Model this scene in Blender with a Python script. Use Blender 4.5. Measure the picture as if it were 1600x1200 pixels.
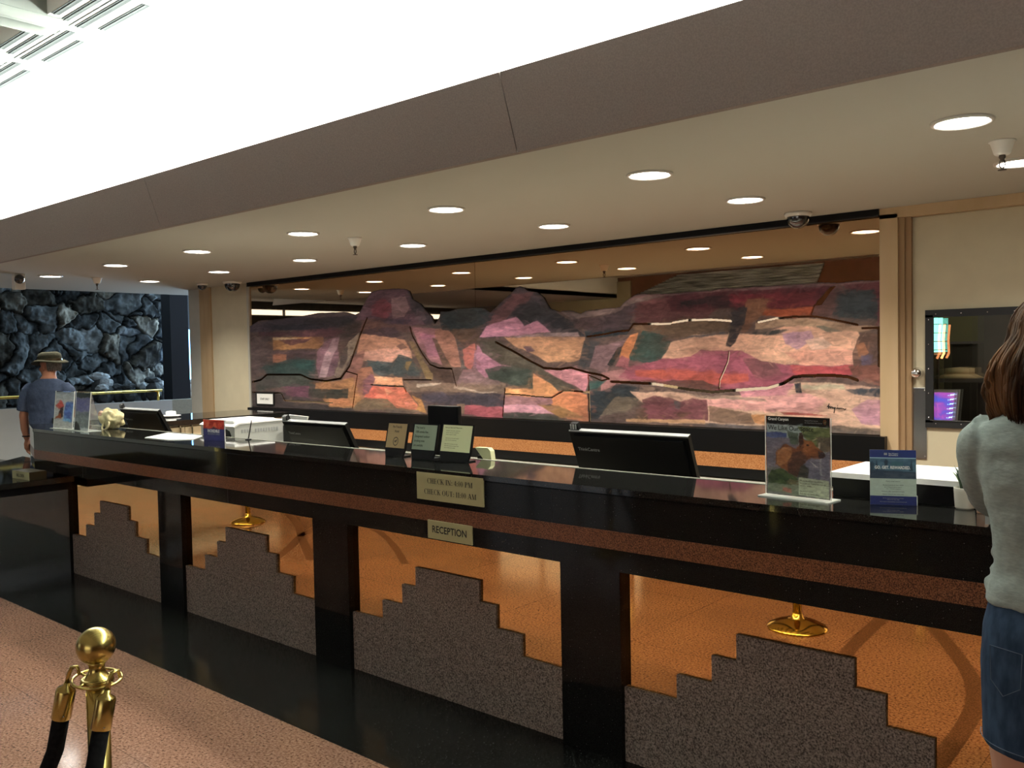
import bpy, bmesh, math, random
import numpy as np
from mathutils import Vector, Matrix, noise as mnoise
PI = math.pi
random.seed(7); rng = np.random.RandomState(11)
S = bpy.context.scene
for o in list(bpy.data.objects): bpy.data.objects.remove(o, do_unlink=True)
COL = S.collection

# ------------------------------------------------------------------ camera
CR = Vector((0.75783, 0.65216, -0.01927)).normalized()
CU = None
_yaw, _pit, _rol, FPX = 0.710399162, -0.0360443808, -0.0192660794, 1379.55
_f = Vector((-math.sin(_yaw)*math.cos(_pit), math.cos(_yaw)*math.cos(_pit), math.sin(_pit)))
_r = Vector((math.cos(_yaw), math.sin(_yaw), 0)); _u = _r.cross(_f)
CR = _r*math.cos(_rol)+_u*math.sin(_rol); CU = -_r*math.sin(_rol)+_u*math.cos(_rol); CF = _f
EYE = Vector((0, 0, 1.6))
cam_d = bpy.data.cameras.new('camera'); cam = bpy.data.objects.new('camera', cam_d); COL.objects.link(cam)
cam_d.sensor_width = 36; cam_d.lens = FPX*36/1600; cam_d.clip_start = .05; cam_d.clip_end = 200
cam.matrix_world = Matrix(((CR.x, CU.x, -CF.x, EYE.x), (CR.y, CU.y, -CF.y, EYE.y), (CR.z, CU.z, -CF.z, EYE.z), (0, 0, 0, 1)))
S.camera = cam
# measuring helpers: where a line of sight meets a real plane of the room
def _ray(x, y): return CF + CR*((x-800)/FPX) - CU*((y-600)/FPX)
def at_z(x, y, z): d = _ray(x, y); return EYE + d*((z-EYE.z)/d.z)
def at_y(x, y, Y): d = _ray(x, y); return EYE + d*(Y/d.y)
def at_x(x, y, X): d = _ray(x, y); return EYE + d*(X/d.x)

# ------------------------------------------------------------------ world, lights, exposure
S.view_settings.view_transform = 'Standard'; S.view_settings.look = 'None'
S.view_settings.gamma = 1; S.view_settings.use_curve_mapping = False
S.view_settings.exposure = 1.6
W = bpy.data.worlds.new('world'); S.world = W; W.use_nodes = True
W.node_tree.nodes['Background'].inputs[0].default_value = (.55, .68, .85, 1)
W.node_tree.nodes['Background'].inputs[1].default_value = 0.6
def area(name, loc, rot, sx, sy, power, col):
    d = bpy.data.lights.new(name, 'AREA'); d.shape = 'RECTANGLE'; d.size = sx; d.size_y = sy; d.energy = power; d.color = col
    o = bpy.data.objects.new(name, d); COL.objects.link(o); o.location = loc; o.rotation_euler = rot
    return o
COVE_W = 310
area('cove_lamp', (-3.9, 3.25, 2.72), (PI, 0, 0), 14, .45, COVE_W, (.96, 1.0, .96))           # tubes in the cove above the soffit, shining up
area('front_window_lamp', (-9.75, -7.08, 1.65), (math.radians(90), 0, 0), 3.3, 2.2, 10, (.85, .93, 1.0))   # lobby windows behind the viewer
area('lobby_fill_lamp', (.8, -7.08, 1.5), (math.radians(90), 0, 0), 5.0, 2.2, 22, (1.0, .95, .86))  # unseen fill lamp added behind the viewer to light the lobby
area('daylight_lamp', (-13.4, 9.7, 1.6), (math.radians(-90), 0, 0), 2.4, 2.4, 170, (.55, .78, 1.0))    # daylight from the garden door beyond the rock wall
SPOT_W = 46

# ------------------------------------------------------------------ materials
MATS = {}
def lin(c):
    return tuple(((v/255)/12.92 if v/255 <= .04045 else (((v/255)+.055)/1.055)**2.4) for v in c)
def mat(name, col=(.5, .5, .5), rough=.5, metal=0, spec=.5, emit=None, es=0, trans=0, alpha=1, ior=1.45, coat=0):
    m = bpy.data.materials.new(name); m.use_nodes = True; b = m.node_tree.nodes['Principled BSDF']
    b.inputs['Base Color'].default_value = (*col, 1); b.inputs['Roughness'].default_value = rough
    b.inputs['Metallic'].default_value = metal; b.inputs['Specular IOR Level'].default_value = spec
    b.inputs['IOR'].default_value = ior; b.inputs['Transmission Weight'].default_value = trans
    b.inputs['Alpha'].default_value = alpha; b.inputs['Coat Weight'].default_value = coat
    if emit: b.inputs['Emission Color'].default_value = (*emit, 1); b.inputs['Emission Strength'].default_value = es
    MATS[name] = m; return m
def nd(m, t, **kw):
    n = m.node_tree.nodes.new(t)
    for k, v in kw.items():
        if hasattr(n, k): setattr(n, k, v)
        else: n.inputs[k].default_value = v
    return n
def lk(m, a, b): m.node_tree.links.new(a, b)
def ramp(m, fac, stops, interp='LINEAR'):
    r = m.node_tree.nodes.new('ShaderNodeValToRGB'); r.color_ramp.interpolation = interp
    e = r.color_ramp.elements
    while len(e) < len(stops): e.new(.5)
    for i, (p, c) in enumerate(stops): e[i].position = p; e[i].color = (*c, 1) if len(c) == 3 else c
    lk(m, fac, r.inputs[0]); return r
def objco(m):
    return m.node_tree.nodes.new('ShaderNodeTexCoord').outputs['Object']
def speckle(name, stops, scale=120, rough=.3, spec=.5, bump=0, warp=.0, big=None, coat=0):
    """granite: crystals of three or four tones"""
    m = mat(name, rough=rough, spec=spec, coat=coat); b = m.node_tree.nodes['Principled BSDF']; co = objco(m)
    n = nd(m, 'ShaderNodeTexNoise', Scale=scale, Detail=3.0, Roughness=.65); lk(m, co, n.inputs['Vector'])
    r = ramp(m, n.outputs['Fac'], stops)
    out = r.outputs['Color']
    if big:
        n2 = nd(m, 'ShaderNodeTexNoise', Scale=big, Detail=4.0); lk(m, co, n2.inputs['Vector'])
        r2 = ramp(m, n2.outputs['Fac'], [(.3, (.78, .78, .78)), (.7, (1.12, 1.1, 1.08))])
        mx = nd(m, 'ShaderNodeMix', data_type='RGBA', blend_type='MULTIPLY'); mx.inputs[0].default_value = 1
        lk(m, out, mx.inputs[6]); lk(m, r2.outputs['Color'], mx.inputs[7]); out = mx.outputs[2]
    lk(m, out, b.inputs['Base Color'])
    if bump:
        bp = nd(m, 'ShaderNodeBump', Strength=bump, Distance=.002); lk(m, n.outputs['Fac'], bp.inputs['Height']); lk(m, bp.outputs['Normal'], b.inputs['Normal'])
    return m
def fabric(name, c1, c2, scale=60, rough=.9, stretch=None, bump=.0):
    m = mat(name, rough=rough, spec=.2); b = m.node_tree.nodes['Principled BSDF']; co = objco(m)
    if stretch:
        mp = nd(m, 'ShaderNodeMapping'); mp.inputs['Scale'].default_value = stretch; lk(m, co, mp.inputs['Vector']); co = mp.outputs['Vector']
    n = nd(m, 'ShaderNodeTexNoise', Scale=scale, Detail=3.0); lk(m, co, n.inputs['Vector'])
    r = ramp(m, n.outputs['Fac'], [(.35, c1), (.65, c2)]); lk(m, r.outputs['Color'], b.inputs['Base Color'])
    if bump:
        bp = nd(m, 'ShaderNodeBump', Strength=bump, Distance=.003); lk(m, n.outputs['Fac'], bp.inputs['Height']); lk(m, bp.outputs['Normal'], b.inputs['Normal'])
    return m
def black_granite(name, rough=.07, spec=.5, flecks=.0):
    m = mat(name, rough=rough, spec=spec); b = m.node_tree.nodes['Principled BSDF']; co = objco(m)
    v = nd(m, 'ShaderNodeTexVoronoi', Scale=55.0); lk(m, co, v.inputs['Vector'])
    r = ramp(m, v.outputs['Distance'], [(0, (.3, .3, .27)), (.06, (.05, .05, .05)), (.12, (.006, .006, .0055)), (1, (.009, .009, .008))])
    n = nd(m, 'ShaderNodeTexNoise', Scale=420.0, Detail=1.0); lk(m, co, n.inputs['Vector'])
    r2 = ramp(m, n.outputs['Fac'], [(.5, (.0, .0, .0)), (.72, (.02, .02, .019))])
    mx = nd(m, 'ShaderNodeMix', data_type='RGBA', blend_type='ADD'); mx.inputs[0].default_value = 1
    lk(m, r.outputs['Color'], mx.inputs[6]); lk(m, r2.outputs['Color'], mx.inputs[7]); lk(m, mx.outputs[2], b.inputs['Base Color'])
    return m
black_granite('black_granite', .06, .2)
black_granite('counter_granite', .05, .6)
BRONZE = (.86, .52, .215)
mat('bronze_mirror', BRONZE, .012, 1)
mat('mural_mirror', (.62, .43, .27), .015, 1)
speckle('red_granite_strip', [(.38, (.035, .012, .006)), (.47, (.15, .055, .028)), (.56, (.25, .095, .042)), (.66, (.32, .15, .075))], 260, .28, .3)
speckle('step_granite', [(.36, (.07, .057, .049)), (.46, (.215, .172, .146)), (.56, (.34, .275, .235)), (.68, (.48, .39, .33))], 150, .75, .2, .4)
speckle('back_stripe', [(.38, (.28, .10, .035)), (.5, (.42, .17, .06)), (.62, (.5, .24, .1))], 150, .3, .4)
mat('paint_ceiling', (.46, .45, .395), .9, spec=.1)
mat('paint_white', (.82, .84, .80), .85, spec=.2)
mat('groove_shade', (.115, .13, .13), .9, spec=.1); mat('groove_half_shade', (.17, .19, .19), .9, spec=.1); mat('coffer_white_dim', (.30, .325, .30), .85, spec=.2)  # slot shade as colour; coffer white greyed for the weaker light there
fabric('fascia_fabric', (.235, .19, .172), (.28, .228, .205), 160, .95)
fabric('wall_cream', (.55, .49, .35), (.58, .52, .37), 8, .8)
fabric('wall_pale', (.44, .43, .38), (.47, .46, .41), 8, .8)
fabric('trim_tan', (.42, .30, .17), (.47, .34, .2), 12, .6, (1, 1, .2))
fabric('door_frame_wood', (.52, .38, .22), (.56, .41, .25), 12, .5, (1, 1, .1))
fabric('jamb_wood', (.30, .19, .10), (.36, .24, .13), 20, .5, (1, 1, .1))
fabric('cabinet_maple', (.60, .47, .31), (.65, .52, .35), 6, .55, (1, 1, .2))
fabric('laminate_pale', (.40, .40, .33), (.45, .45, .37), 30, .5)
mat('dark_metal', (.03, .031, .033), .4, .3)
mat('black_plastic', (.006, .006, .0065), .35, spec=.25)
mat('black_satin', (.006, .006, .0065), .3, spec=.2)
mat('edge_grey', (.35, .36, .36), .35)
mat('steel', (.45, .46, .50), .22, 1)
fabric('slat_metal', (.22, .21, .19), (1.0, 1.0, 1.0), 3.2, .45, (.5, 1, 9))
MATS['slat_metal'].node_tree.nodes['Principled BSDF'].inputs['Metallic'].default_value = .85
mat('chrome', (.8, .8, .82), .08, 1)
mat('brushed_bronze', (.10, .08, .05), .4, 1)
mat('white_paper', (.86, .87, .84), .8)
mat('white_gloss', (.88, .88, .86), .35)
mat('grey_plastic', (.50, .51, .48), .5)
mat('plaque_ivory', lin((176, 170, 128)), .45, spec=.3)
mat('dark_maroon', (.06, .008, .012), .6)
mat('ink', (.012, .012, .012), .7)
mat('cream_paper', lin((202, 204, 160)), .8)
mat('tan_paper', lin((158, 134, 96)), .8)
mat('green_paper', lin((134, 146, 126)), .8)
mat('downlight_glow', (1, 1, 1), .5, emit=(1.0, .97, .90), es=9)
mat('downlight_trim', (.62, .6, .55), .45)
mat('smoke_dome', (.02, .02, .022), .06, spec=.8, coat=1)
mat('cam_white', (.72, .71, .66), .5)
mat('sprinkler_metal', (.10, .085, .07), .4, .7)
mat('neon_blue', (.1, .4, 1), .4, emit=(.16, .5, 1.0), es=3.2)
mat('window_blue', (.05, .1, .2), .1, emit=(.08, .22, .60), es=.55)
mat('dark_backdrop', (.018, .022, .03), .6)
mat('clear_acrylic', (1, 1, 1), .02, trans=1, ior=1.2, alpha=.35)
mat('pane_glass', (.9, .95, .95), .02, trans=1, ior=1.12, alpha=.25)
mat('acrylic_edge', (.75, .78, .72), .2, alpha=.9)
b_ = mat('polished_brass', (.78, .55, .13), .13, 1)
mat('aged_brass', (.50, .38, .12), .24, 1)
mat('skin_tan', (.42, .19, .115), .55, spec=.35)
mat('skin_pale', (.55, .30, .21), .55, spec=.35)
fabric('velvet', (.004, .004, .0045), (.010, .010, .011), 90, 1.0)
fabric('blue_tee', (.050, .068, .115), (.062, .085, .14), 70, .95, None, .1)
fabric('grey_tee', (.25, .29, .275), (.30, .34, .32), 70, .95, (1, 1, 2.5), .25)
fabric('khaki', (.42, .34, .22), (.48, .39, .26), 60, .95)
fabric('denim', (.018, .034, .066), (.036, .062, .11), 45, .9, (1, 1, .35), .2)
mat('denim_stitch', (.075, .10, .14), .9)
fabric('hat_felt', (.035, .034, .020), (.05, .048, .03), 60, .95)
fabric('hair_brown', (.024, .011, .005), (.17, .080, .033), 16, .5, (1, 1, .15))
fabric('hair_grey', (.12, .11, .10), (.2, .19, .17), 60, .8)
fabric('straw', (.55, .47, .25), (.66, .58, .34), 70, .8, None, .3)
fabric('rose_fabric', (.55, .30, .20), (.6, .4, .3), 30, .8)
fabric('parapet_white', (.60, .63, .62), (.64, .67, .66), 4, .6)
mat('leaf_green', (.03, .075, .035), .5); mat('leaf_pale', (.16, .26, .12), .5)
mat('pot_white', (.74, .72, .62), .6); mat('soil', (.03, .02, .015), .9)
fabric('rock_pale', (.30, .33, .34), (.45, .48, .50), 6, .9, None, .5)
fabric('rock_dark', (.035, .04, .043), (.085, .09, .093), 6, .9, None, .6)
mat('screen_purple', (.1, .05, .2), .3)
mat('screen_bezel', (.42, .41, .39), .4)
mat('glass_turquoise', (.1, .7, .6), .2, emit=(.20, .78, .60), es=1.1)
mat('neon_orange', (.9, .3, .1), .3, emit=(1.0, .35, .12), es=1.6)
fabric('office_wall', (.20, .19, .11), (.23, .215, .13), 4, .9)
fabric('office_grey', (.14, .12, .12), (.16, .14, .14), 4, .9)
fabric('office_dark', (.045, .038, .03), (.06, .05, .04), 6, .8)
fabric('lobby_wall', (.15, .065, .04), (.19, .085, .052), 2, .85)
fabric('lobby_wall_cream', (.34, .28, .17), (.38, .31, .2), 2, .85)

def floor_material():
    m = mat('floor_granite', rough=.11, spec=.5); b = m.node_tree.nodes['Principled BSDF']; co = objco(m)
    n = nd(m, 'ShaderNodeTexNoise', Scale=88.0, Detail=3.0, Roughness=.7); lk(m, co, n.inputs['Vector'])
    r = ramp(m, n.outputs['Fac'], [(.36, (.09, .040, .026)), (.45, (.26, .135, .09)), (.57, (.345, .19, .132)), (.68, (.44, .27, .20))])
    n2 = nd(m, 'ShaderNodeTexNoise', Scale=1.7, Detail=4.0); lk(m, co, n2.inputs['Vector'])
    r2 = ramp(m, n2.outputs['Fac'], [(.3, (.86, .86, .86)), (.7, (1.1, 1.08, 1.06))])
    mx = nd(m, 'ShaderNodeMix', data_type='RGBA', blend_type='MULTIPLY'); mx.inputs[0].default_value = 1
    lk(m, r.outputs['Color'], mx.inputs[6]); lk(m, r2.outputs['Color'], mx.inputs[7])
    sp = nd(m, 'ShaderNodeSeparateXYZ'); lk(m, co, sp.inputs[0])
    mask = None
    def mth(op, a, bb, clamp=False):
        q = nd(m, 'ShaderNodeMath', operation=op, use_clamp=clamp)
        for i, s in enumerate((a, bb)):
            if isinstance(s, (int, float)): q.inputs[i].default_value = s
            elif s is not None: lk(m, s, q.inputs[i])
        return q.outputs[0]
    joint = mth('MAXIMUM', mth('LESS_THAN', mth('FRACT', mth('DIVIDE', mth('ADD', sp.outputs[0], 50.23), .915), None), .004), mth('LESS_THAN', mth('FRACT', mth('DIVIDE', mth('ADD', sp.outputs[1], 50.52), .915), None), .004))
    mask2 = mth('MULTIPLY', joint, .6)
    mx2 = nd(m, 'ShaderNodeMix', data_type='RGBA', blend_type='MIX')
    lk(m, mask2, mx2.inputs[0]); lk(m, mx.outputs[2], mx2.inputs[6]); mx2.inputs[7].default_value = (.06, .025, .015, 1)
    lk(m, mx2.outputs[2], b.inputs['Base Color'])
floor_material()
speckle('floor_reflection', [(.35, (.05, .022, .014)), (.5, (.13, .06, .038)), (.65, (.2, .105, .07))], 130, .5, .2)  # brown for the dark reflections painted onto the polished floor
def tile_black():
    m = black_granite('black_tile', .14, .2); b = m.node_tree.nodes['Principled BSDF']
    nt = m.node_tree; src = b.inputs['Base Color'].links[0].from_socket; co = objco(m)
    br = nd(m, 'ShaderNodeTexBrick', offset=0.0); br.inputs['Scale'].default_value = 1; br.inputs['Mortar Size'].default_value = .0022
    br.inputs['Brick Width'].default_value = .306; br.inputs['Row Height'].default_value = .306
    mp = nd(m, 'ShaderNodeMapping'); mp.inputs['Location'].default_value = (.1, -2.223+.306*8, 0); lk(m, co, mp.inputs['Vector']); lk(m, mp.outputs['Vector'], br.inputs['Vector'])
    mx = nd(m, 'ShaderNodeMix', data_type='RGBA', blend_type='MIX'); lk(m, br.outputs['Fac'], mx.inputs[0]); lk(m, src, mx.inputs[6]); mx.inputs[7].default_value = (.022, .021, .02, 1)
    lk(m, mx.outputs[2], b.inputs['Base Color'])
tile_black()
def paint_attr(name, rough=.55, spec=.3, strokes=0):
    m = mat(name, rough=rough, spec=spec); b = m.node_tree.nodes['Principled BSDF']
    a = nd(m, 'ShaderNodeAttribute', attribute_name='paint')
    if strokes:
        co = objco(m); mp = nd(m, 'ShaderNodeMapping'); mp.inputs['Scale'].default_value = (1, 1, 3.2); mp.inputs['Rotation'].default_value = (0, .25, 0); lk(m, co, mp.inputs['Vector'])
        n = nd(m, 'ShaderNodeTexNoise', Scale=strokes, Detail=6.0, Roughness=.7, Distortion=1.2); lk(m, mp.outputs['Vector'], n.inputs['Vector'])
        r = ramp(m, n.outputs['Fac'], [(.32, (.72, .72, .74)), (.5, (1, 1, 1)), (.68, (1.22, 1.2, 1.18))])
        mx = nd(m, 'ShaderNodeMix', data_type='RGBA', blend_type='MULTIPLY'); mx.inputs[0].default_value = 1
        lk(m, a.outputs['Color'], mx.inputs[6]); lk(m, r.outputs['Color'], mx.inputs[7]); lk(m, mx.outputs[2], b.inputs['Base Color'])
    else: lk(m, a.outputs['Color'], b.inputs['Base Color'])
    return m
paint_attr('mural_paint', .5, .3, 9.0)
paint_attr('printed_sheet', .35, .4)
paint_attr('rock_paint', .95, .15, 14.0)

# ------------------------------------------------------------------ mesh building
class MB:
    def __init__(s): s.v = []; s.f = []; s.m = []; s.sm = []; s.mats = []
    def mi(s, name):
        if name not in s.mats: s.mats.append(name)
        return s.mats.index(name)
    def add(s, vs, fs, m, smooth=False):
        o = len(s.v); s.v += [tuple(v) for v in vs]; k = s.mi(m)
        for f in fs: s.f.append([i+o for i in f]); s.m.append(k); s.sm.append(smooth)
    def box(s, a, b, m, bev=0):
        x0, y0, z0 = a; x1, y1, z1 = b
        if x0 > x1: x0, x1 = x1, x0
        if y0 > y1: y0, y1 = y1, y0
        if z0 > z1: z0, z1 = z1, z0
        if not bev:
            s.add([(x0,y0,z0),(x1,y0,z0),(x1,y1,z0),(x0,y1,z0),(x0,y0,z1),(x1,y0,z1),(x1,y1,z1),(x0,y1,z1)],
                  [(0,3,2,1),(4,5,6,7),(0,1,5,4),(1,2,6,5),(2,3,7,6),(3,0,4,7)], m); return
        bm = bmesh.new(); bmesh.ops.create_cube(bm, size=1)
        for v in bm.verts: v.co = Vector(((x0+x1)/2+v.co.x*(x1-x0), (y0+y1)/2+v.co.y*(y1-y0), (z0+z1)/2+v.co.z*(z1-z0)))
        bmesh.ops.bevel(bm, geom=bm.edges[:], offset=bev, segments=2, affect='EDGES', profile=.6)
        s.frombm(bm, m)
    def frombm(s, bm, m, smooth=False, M=None):
        bm.verts.index_update()
        s.add([(M @ v.co if M else v.co) for v in bm.verts], [[v.index for v in f.verts] for f in bm.faces], m, smooth); bm.free()
    def prism(s, pts, d, m):
        """closed polygon pts (3D) swept by vector d"""
        n = len(pts); d = Vector(d); p = [Vector(q) for q in pts]
        s.add(p+[q+d for q in p], [list(range(n))[::-1], [n+i for i in range(n)]]+[(i, (i+1) % n, n+(i+1) % n, n+i) for i in range(n)], m)
    def lathe(s, prof, c, m, n=32, axis='z', smooth=True, M=None):
        vs = []; fs = []
        for (r, z) in prof:
            for k in range(n):
                a = 2*PI*k/n; p = Vector((r*math.cos(a), r*math.sin(a), z))
                if axis == 'y': p = Vector((p.x, p.z, p.y))
                if axis == 'x': p = Vector((p.z, p.x, p.y))
                if M: p = M @ p
                vs.append(p+Vector(c))
        for i in range(len(prof)-1):
            for k in range(n): fs.append((i*n+k, i*n+(k+1) % n, (i+1)*n+(k+1) % n, (i+1)*n+k))
        if prof[0][0] > 1e-6: fs.append([k for k in range(n)][::-1])
        if prof[-1][0] > 1e-6: fs.append([(len(prof)-1)*n+k for k in range(n)])
        s.add(vs, fs, m, smooth)
    def tube(s, pts, r, m, n=10, smooth=True, cap=True, flat=None):
        P = [Vector(p) for p in pts]; R = r if isinstance(r, (list, tuple)) else [r]*len(P)
        vs = []; fs = []; ref = None
        for i, p in enumerate(P):
            t = (P[min(i+1, len(P)-1)]-P[max(i-1, 0)]).normalized()
            if ref is None: ref = t.orthogonal().normalized()
            u = (ref-t*ref.dot(t))
            u = u.normalized() if u.length > 1e-6 else t.orthogonal().normalized()
            ref = u; w = t.cross(u)
            for k in range(n):
                a = 2*PI*k/n; vs.append(p+(u*math.cos(a)+w*math.sin(a))*R[i])
        for i in range(len(P)-1):
            for k in range(n): fs.append((i*n+k, i*n+(k+1) % n, (i+1)*n+(k+1) % n, (i+1)*n+k))
        if cap: fs += [list(range(n))[::-1], [(len(P)-1)*n+k for k in range(n)]]
        s.add(vs, fs, m, smooth)
    def sphere(s, c, r, m, n=16, sc=(1, 1, 1), rot=None):
        bm = bmesh.new(); bmesh.ops.create_uvsphere(bm, u_segments=n*2, v_segments=n, radius=r)
        M = Matrix.Translation(c) @ (rot.to_4x4() if rot else Matrix()) @ Matrix.Diagonal((*sc, 1))
        s.frombm(bm, m, True, M)
    def ring(s, c, R, r, m, n=40, k=8, sc=(1, 1), M=None):
        vs = []; fs = []
        for i in range(n):
            a = 2*PI*i/n
            for j in range(k):
                b = 2*PI*j/k; q = Vector(((R+r*math.cos(b))*math.cos(a)*sc[0], (R+r*math.cos(b))*math.sin(a)*sc[1], r*math.sin(b)))
                vs.append(Vector(c)+(M @ q if M else q))
        for i in range(n):
            for j in range(k): fs.append((i*k+j, ((i+1) % n)*k+j, ((i+1) % n)*k+(j+1) % k, i*k+(j+1) % k))
        s.add(vs, fs, m, True)
    def quad(s, a, b, c, d, m): s.add([a, b, c, d], [(0, 1, 2, 3)], m)
    def loft(s, rings, m, n=28, smooth=True, e=2.0, cap=True, seed=0, amp=0):
        """rings: (cx, cy, cz, rx, ry[, tilt])"""
        vs = []; fs = []
        for i, rg in enumerate(rings):
            cx, cy, cz, rx, ry = rg[:5]
            for k in range(n):
                a = 2*PI*k/n; ca, sa = math.cos(a), math.sin(a)
                px = math.copysign(abs(ca)**(2/e), ca)*rx; py = math.copysign(abs(sa)**(2/e), sa)*ry
                w = 1+amp*mnoise.noise(Vector((ca*2+seed, sa*2, cz*14)))
                vs.append((cx+px*w, cy+py*w, cz))
        for i in range(len(rings)-1):
            for k in range(n): fs.append((i*n+k, i*n+(k+1) % n, (i+1)*n+(k+1) % n, (i+1)*n+k))
        if cap: fs += [list(range(n))[::-1], [(len(rings)-1)*n+k for k in range(n)]]
        s.add(vs, fs, m, smooth)
    def text(s, txt, o, ux, uy, h, m, align='CENTER', squash=1.0, bold=0.0, depth=.0006, space=1.0, shear=0):
        cu = bpy.data.curves.new('t', 'FONT'); cu.body = txt; cu.size = 1; cu.align_x = align; cu.offset = bold; cu.space_character = space; cu.shear = shear; cu.resolution_u = 3
        ob = bpy.data.objects.new('t', cu); COL.objects.link(ob)
        bpy.context.view_layer.update()
        me = bpy.data.meshes.new_from_object(ob.evaluated_get(bpy.context.evaluated_depsgraph_get()))
        ux = Vector(ux).normalized(); uy = Vector(uy).normalized(); uz = ux.cross(uy)*depth; k = h/.70
        s.add([Vector(o)+ux*v.co.x*k*squash+uy*v.co.y*k+uz for v in me.vertices], [list(p.vertices) for p in me.polygons], m)
        bpy.data.objects.remove(ob); bpy.data.curves.remove(cu); bpy.data.meshes.remove(me)
    def build(s, name, parent=None, origin=None):
        me = bpy.data.meshes.new(name)
        O = Vector(origin) if origin else Vector((0, 0, 0))
        me.from_pydata([tuple(Vector(v)-O) for v in s.v], [], s.f)
        for mn in s.mats: me.materials.append(MATS[mn])
        me.polygons.foreach_set('material_index', s.m); me.polygons.foreach_set('use_smooth', s.sm); me.update()
        bm = bmesh.new(); bm.from_mesh(me); bmesh.ops.recalc_face_normals(bm, faces=bm.faces[:]); bm.to_mesh(me); bm.free()
        o = bpy.data.objects.new(name, me); COL.objects.link(o); o.location = O
        if parent is not None:
            o.parent = parent; o.location = O-parent_world(parent)
        return o
def parent_world(p):
    v = Vector(p.location)
    while p.parent is not None: p = p.parent; v += Vector(p.location)
    return v
def tag(o, label=None, cat=None, group=None, kind=None):
    if label: o['label'] = label
    if cat: o['category'] = cat
    if group: o['group'] = group
    if kind: o['kind'] = kind
    return o
def thing(name, loc, label, cat, group=None):
    o = bpy.data.objects.new(name, None); COL.objects.link(o); o.location = loc; o.empty_display_size = .1
    return tag(o, label, cat, group)
def struct(name, mb, parent=None):
    o = mb.build(name, parent)
    if parent is None: o['kind'] = 'structure'
    return o
def copy_tree(o, parent=None):
    c = o.copy(); COL.objects.link(c)
    if parent is not None: c.parent = parent
    for ch in [q for q in bpy.data.objects if q.parent == o]: copy_tree(ch, c)
    return c

# --- serif lettering drawn as thick and thin strokes (unit: cap height 1)
def _st(x0, y0, x1, y1, w):            # slanted bar with horizontal ends
    return [(x0-w/2, y0), (x0+w/2, y0), (x1+w/2, y1), (x1-w/2, y1)]
def _sf(x, y, w=.34): return [(x-w/2, y), (x+w/2, y), (x+w/2, y+.045), (x-w/2, y+.045)]
def _bowl(cx, cy, rx, ry, a0, a1, tk=.17, tn=.05, n=14):
    out = []
    P = []; Q = []
    for i in range(n+1):
        a = math.radians(a0+(a1-a0)*i/n); t = tn+(tk-tn)*abs(math.cos(a))**1.3
        P.append((cx+rx*math.cos(a), cy+ry*math.sin(a))); Q.append((cx+(rx-t)*math.cos(a), cy+(ry-tn*1.1)*math.sin(a)))
    for i in range(n): out.append([P[i], P[i+1], Q[i+1], Q[i]])
    return out
def _stem(x, w=.17): return [[(x-w/2, 0), (x+w/2, 0), (x+w/2, 1), (x-w/2, 1)], _sf(x, 0), _sf(x, .955)]
GL = {
 'C': (.72, _bowl(.4, .5, .36, .52, 45, 315)+[[(.62, .62), (.67, .62), (.67, .98), (.62, .98)]]),
 'H': (.84, _stem(.2)+_stem(.64)+[[(.2, .48), (.64, .48), (.64, .54), (.2, .54)]]),
 'E': (.72, _stem(.2)+[[(.2, .955), (.64, .955), (.64, 1), (.2, 1)], [(.2, 0), (.66, 0), (.66, .05), (.2, .05)], [(.2, .48), (.5, .48), (.5, .53), (.2, .53)], [(.6, .76), (.64, .76), (.64, 1), (.6, 1)], [(.62, 0), (.66, 0), (.66, .25), (.62, .25)], [(.47, .4), (.51, .4), (.51, .62), (.47, .62)]]),
 'K': (.84, _stem(.2)+[_st(.26, .42, .66, 1, .06), _st(.68, 0, .38, .6, .17), _sf(.68, .955, .28), _sf(.69, 0, .3)]),
 'I': (.4, _stem(.2)), 'N': (.86, [_st(.16, 0, .16, 1, .05), _st(.68, 0, .68, 1, .05), _st(.62, 0, .16, 1, .17), _sf(.16, 0, .26), _sf(.1, .955, .2), _sf(.68, .955, .28)]),
 'O': (.84, _bowl(.42, .5, .38, .52, 0, 360)), 'U': (.84, [_st(.2, .3, .2, 1, .17), _st(.66, .3, .66, 1, .05), _sf(.2, .955, .34), _sf(.66, .955, .26)]+_bowl(.4, .32, .285, .34, 180, 360, .15, .06)),
 'T': (.74, _stem(.37)+[[(.05, .95), (.69, .95), (.69, 1), (.05, 1)], [(.05, .74), (.09, .74), (.09, 1), (.05, 1)], [(.65, .74), (.69, .74), (.69, 1), (.65, 1)]]),
 ':': (.3, [[(.08, .02), (.22, .02), (.22, .17), (.08, .17)], [(.08, .5), (.22, .5), (.22, .65), (.08, .65)]]),
 '4': (.56, [_st(.38, 0, .38, 1, .15), [(.03, .26), (.52, .26), (.52, .33), (.03, .33)], _st(.06, .28, .36, 1, .07)]),
 '0': (.56, _bowl(.27, .5, .23, .51, 0, 360, .13, .05)), '1': (.46, [_st(.25, 0, .25, 1, .15), _sf(.25, 0, .3), _st(.1, .84, .22, .98, .06)]),
 'P': (.7, _stem(.2)+_bowl(.34, .74, .3, .26, -90, 90, .16, .05)+[[(.2, .95), (.36, .95), (.36, 1), (.2, 1)], [(.2, .48), (.36, .48), (.36, .53), (.2, .53)]]),
 'M': (1.02, [_st(.15, 0, .15, 1, .05), _st(.82, 0, .82, 1, .17), _st(.47, 0, .18, 1, .16), _st(.47, 0, .78, 1, .05), _sf(.15, 0, .26), _sf(.82, 0, .34), _sf(.14, .955, .24), _sf(.84, .955, .28)]),
 'A': (.84, [_st(.12, 0, .41, 1, .06), _st(.68, 0, .41, 1, .17), _sf(.13, 0, .28), _sf(.68, 0, .36), [(.22, .3), (.58, .3), (.58, .36), (.22, .36)]]),
 ' ': (.32, [])}
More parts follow.
